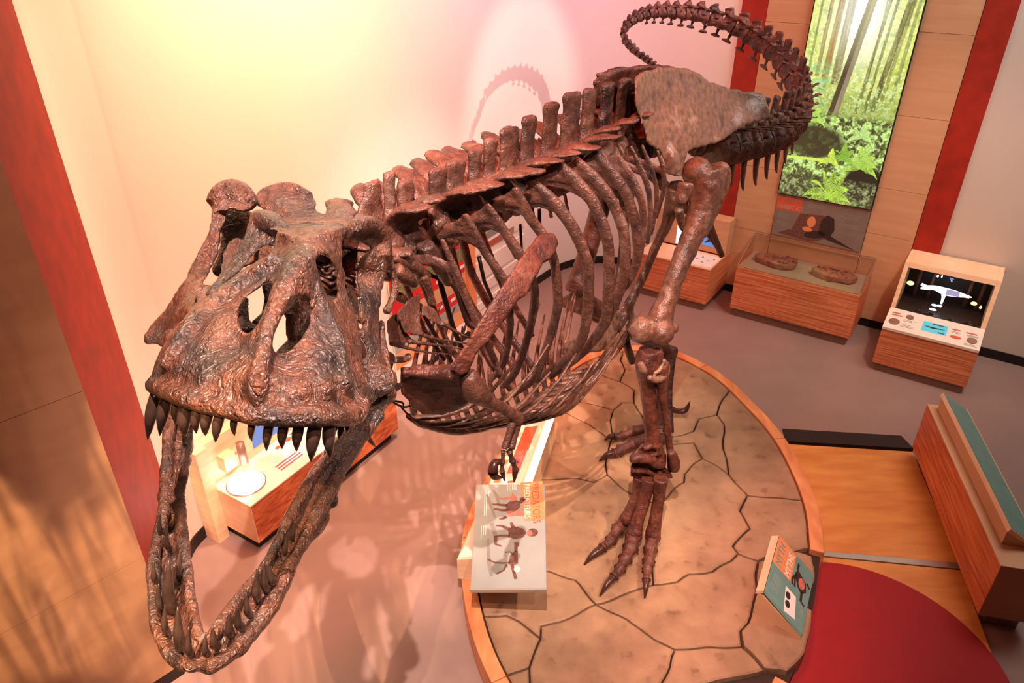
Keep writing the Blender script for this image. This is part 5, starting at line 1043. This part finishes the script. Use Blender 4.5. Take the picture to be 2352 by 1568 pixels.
m.tube([Lp(1450, 1056, .40), Lp(1470, 1050, .44), Lp(1495, 1056, .49), Lp(1512, 1068, .53), Lp(1526, 1066, .55)], [.028, .038, .036, .03, .022], 10)
m.tube([Lp(1478, 1030, .46), Lp(1494, 1024, .49), Lp(1514, 1028, .52)], [.018, .022, .018], 8)
m.build('ankle_bone', 'bone_red', sk, voxel=.009, smoothit=2, disp=.016)
m = MB(); m.sheet([(1447, 1070), (1456, 1061), (1480, 1060), (1504, 1065), (1520, 1073), (1540, 1080), (1544, 1096), (1512, 1102), (1476, 1101), (1451, 1092)], [(x, y, L-.025) for x, y, L in act], -.10, Lp, (), 4)
m.tube([Lp(1452, 1080, .39), Lp(1480, 1080, .44), Lp(1510, 1088, .50), Lp(1540, 1091, .56)], [.02, .026, .026, .02], 8)
m.build('ankle_bone', 'bone_red', sk, voxel=.009, smoothit=2, disp=.014)
m = MB(); m.tube([Lp(1540, 1036, .57), Lp(1548, 1058, .59), Lp(1550, 1078, .59)], [.03, .044, .036], 10); m.build('ankle_bone', 'bone_dark', sk, voxel=.009, smoothit=2, disp=.014)
mt_b = {}
for key, pl, L0, L1, z1 in (('2', [(1472, 1095), (1462, 1140), (1442, 1190)], .40, None, .40), ('3', [(1492, 1098), (1480, 1150), (1456, 1222)], .48, None, .36), ('4', [(1518, 1098), (1512, 1150), (1500, 1224)], .56, None, .36)):
    b = Zp(*pl[2], z1); a = Lp(*pl[0], L0); mid = (a+b)/2; q = Dp(*pl[1], cT*mid[1]-sT*(mid[2]-CH))
    limb('metatarsal', [a, a*.7+q*.3, q, q*.3+b*.7, b], [.062, .053, .046, .05, .062], 'bone_red', balls=[(b, .058)], voxel=.009)
    mt_b[key] = b
def toe(pl, zs, r):
    r *= 1.14
    P = [Zp(x, y, z) for (x, y), z in zip(pl, zs)]; n = len(P)
    for i in range(n-1):
        a, b = P[i], P[i+1]; rr = r*(1-.14*i); m = MB()
        if i == n-2: m.tube([a, a*.5+b*.5+np.array([0, 0, .02]), b], [rr*.95, rr*.75, .006], 10); m.build('toe_claw', 'claw', sk)
        else: m.tube([a, a*.72+b*.28, a*.3+b*.7, b], [rr*1.05, rr*.8, rr*.8, rr*1.02], 12, 1, (0, 0, 1), 3); m.ball(a, rr*1.02); m.build('toe_bone', 'bone_red', sk, disp=.008)
zz = lambda n: [.33, .30, .285, .275, .27, .205][:n-1]+[.212]
toe([(1437, 1196), (1418, 1216), (1402, 1242), (1384, 1258), (1342, 1296)], zz(5), .052)
toe([(1455, 1230), (1448, 1258), (1436, 1284), (1424, 1306), (1410, 1324), (1378, 1368)], [.33, .30, .285, .28, .275, .212], .058)
toe([(1500, 1232), (1494, 1262), (1490, 1288), (1487, 1308), (1485, 1330), (1481, 1373)], [.33, .30, .285, .28, .275, .212], .052)
# ---- right leg (far, behind)
hipR = B(.42, -.34, 2.92); knR = B(.80, -.36, 2.02); anR = Yp(1528, 806, 5.7)
m = MB(); m.tube([hipR, hipR*.7+knR*.3, hipR*.3+knR*.7, knR], [.11, .085, .08, .1], 14, .85, lref); m.ball(hipR+lref*.1, .09); m.build('femur', 'bone_dark', sk, voxel=.014, smoothit=2)
m = MB(); m.tube([knR+(0, 0, -.06), knR*.6+anR*.4, anR], [.1, .06, .075], 12, .85, lref); m.build('tibia', 'bone_dark', sk, voxel=.014, smoothit=2)
limb('fibula', [knR-lref*.08+(0, 0, -.1), anR-lref*.07], [.05, .035], 'bone_dark')
rb = Zp(1516, 985, .38)
for k, o_ in enumerate((-.07, 0, .07)):
    limb('metatarsal', [anR+lref*o_*.8, (anR+rb)/2+lref*o_*.8, rb+lref*o_*1.2], [.055, .04, .052], 'bone_dark')
limb('ankle_bone', [anR-lref*.1, anR+lref*.1], [.07, .07], 'bone_dark')
toe([(1496, 980), (1458, 990), (1430, 1000), (1412, 1003), (1389, 1010)], [.36, .31, .28, .27, .212], .05)
toe([(1500, 1000), (1455, 1018), (1424, 1034), (1410, 1040), (1377, 1058)], [.36, .31, .285, .28, .212], .056)
toe([(1520, 1008), (1496, 1034), (1470, 1052), (1452, 1066)], [.36, .31, .28, .212], .05)
hx = [Lp(1541, 940, .0), Lp(1560, 944, .0), Lp(1576, 940, .0), Lp(1585, 922, .0)]
Pd = 5.62
hx = [Yp(1538, 938, Pd), Yp(1558, 944, Pd), Yp(1575, 941, Pd), Yp(1585, 921, Pd)]
MB().tube(hx, [.032, .026, .026, .004], 10).build('toe_claw', 'claw', sk)
limb('toe_bone', [Yp(1528, 925, 5.64), Yp(1540, 939, 5.62)], [.034, .034], 'bone_dark')
# ---- tail
tail_px = [(1640, 345, 5.55), (1700, 333, 5.85), (1757, 322, 6.12), (1803, 303, 6.42), (1834, 268, 6.76), (1838, 220, 7.10), (1812, 166, 7.45), (1781, 128, 7.74), (1733, 94, 8.0), (1697, 71, 8.10), (1666, 56, 8.18), (1632, 46, 8.2), (1596, 36, 8.2), (1556, 32, 8.14), (1525, 30, 8.05), (1497, 32, 7.95), (1475, 38, 7.85), (1455, 48, 7.74), (1440, 62, 7.64), (1432, 76, 7.55), (1434, 92, 7.47), (1445, 108, 7.38), (1460, 122, 7.28), (1478, 136, 7.2), (1496, 148, 7.12), (1512, 162, 7.05)]
tl_c = catmull([Yp(*p) for p in tail_px], 10); acc = [0]
for a, b in zip(tl_c, tl_c[1:]): acc.append(acc[-1]+np.linalg.norm(b-a))
tot = acc[-1]
def tat(s):
    s = min(max(s, 0), tot-1e-6); i = max(0, np.searchsorted(acc, s)-1); f = (s-acc[i])/(acc[i+1]-acc[i]+1e-9); return tl_c[i]*(1-f)+tl_c[i+1]*f
s_ = .05; kv = 0
while s_ < tot-.05:
    f = s_/tot; ln = .172*(1-max(0, f-.35)/.65)**.55+.02; rad = .140*(1-f)**.92+.014
    p = tat(s_); fw = tat(s_-.04)-tat(s_+.04)
    spn = max(.025, .34*(1-f)**1.15-.03 if f > .16 else .22); tpl = (.34 if kv < 7 else .24)*(1-f*1.2) if f < .7 else 0
    vertebra('caudal_vertebra', p, fw, rad, ln*.92, spn, max(tpl, 0), 'bone' if kv < 5 else 'bone_red', .02, .22, .34 if f < .3 else .42, voxel=.012 if f < .45 else .008, lean=.03+.25*ln)
    if f < .80 and kv > 0:
        fwn = fw/np.linalg.norm(fw); la = np.cross(up, fwn); la /= np.linalg.norm(la); u = np.cross(fwn, la); c = p-fwn*ln*.55-u*rad*.9; cl = (.30*(1-f)**1.2 if kv > 1 else .2)
        m = MB()
        if f < .3: m.tube([c, c-u*cl*.45-fwn*cl*.1, c-u*cl*.8-fwn*cl*.22, c-u*cl-fwn*cl*.36], [.045, .036, .024, .008], 8, .45, la, 3)
        else: m.tube([c, c-u*cl*.5, c-u*cl*.7], [.03*(1.2-f), .022*(1.2-f), .04*(1.2-f)], 8, .6, la, 1); m.tube([c-u*cl*.7+fwn*cl*.45, c-u*cl*.66, c-u*cl*.78-fwn*cl*.55], [.008, .034*(1.2-f), .008], 8, .6, la, 2)
        m.build('chevron_bone', 'bone_red', sk)
    s_ += ln; kv += 1
for o in bpy.data.objects:
    if o.get('woff') is not None: del o['woff']
    if o.type == 'MESH' and o.name.split('.')[0] in ('small_print', 'heading_print', 'white_label', 'lamp_spill', 'white_glint', 'model_trunks', 'glass_edge', 'feather_print', 'cast_shadow_print', 'red_print', 'bone_fragments', 'screen_print', 'stone_print', 'light_print', 'log_print', 'animal_print', 'plum_graphic'): o['kind'] = 'stuff'
    if o.type == 'MESH' and o.name.split('.')[0] in ('small_print', 'heading_print', 'white_label', 'lamp_spill', 'white_glint', 'model_trunks', 'glass_edge', 'feather_print', 'cast_shadow_print', 'red_print', 'bone_fragments', 'screen_print', 'stone_print', 'light_print', 'log_print', 'animal_print', 'plum_graphic'): o['kind'] = 'stuff'
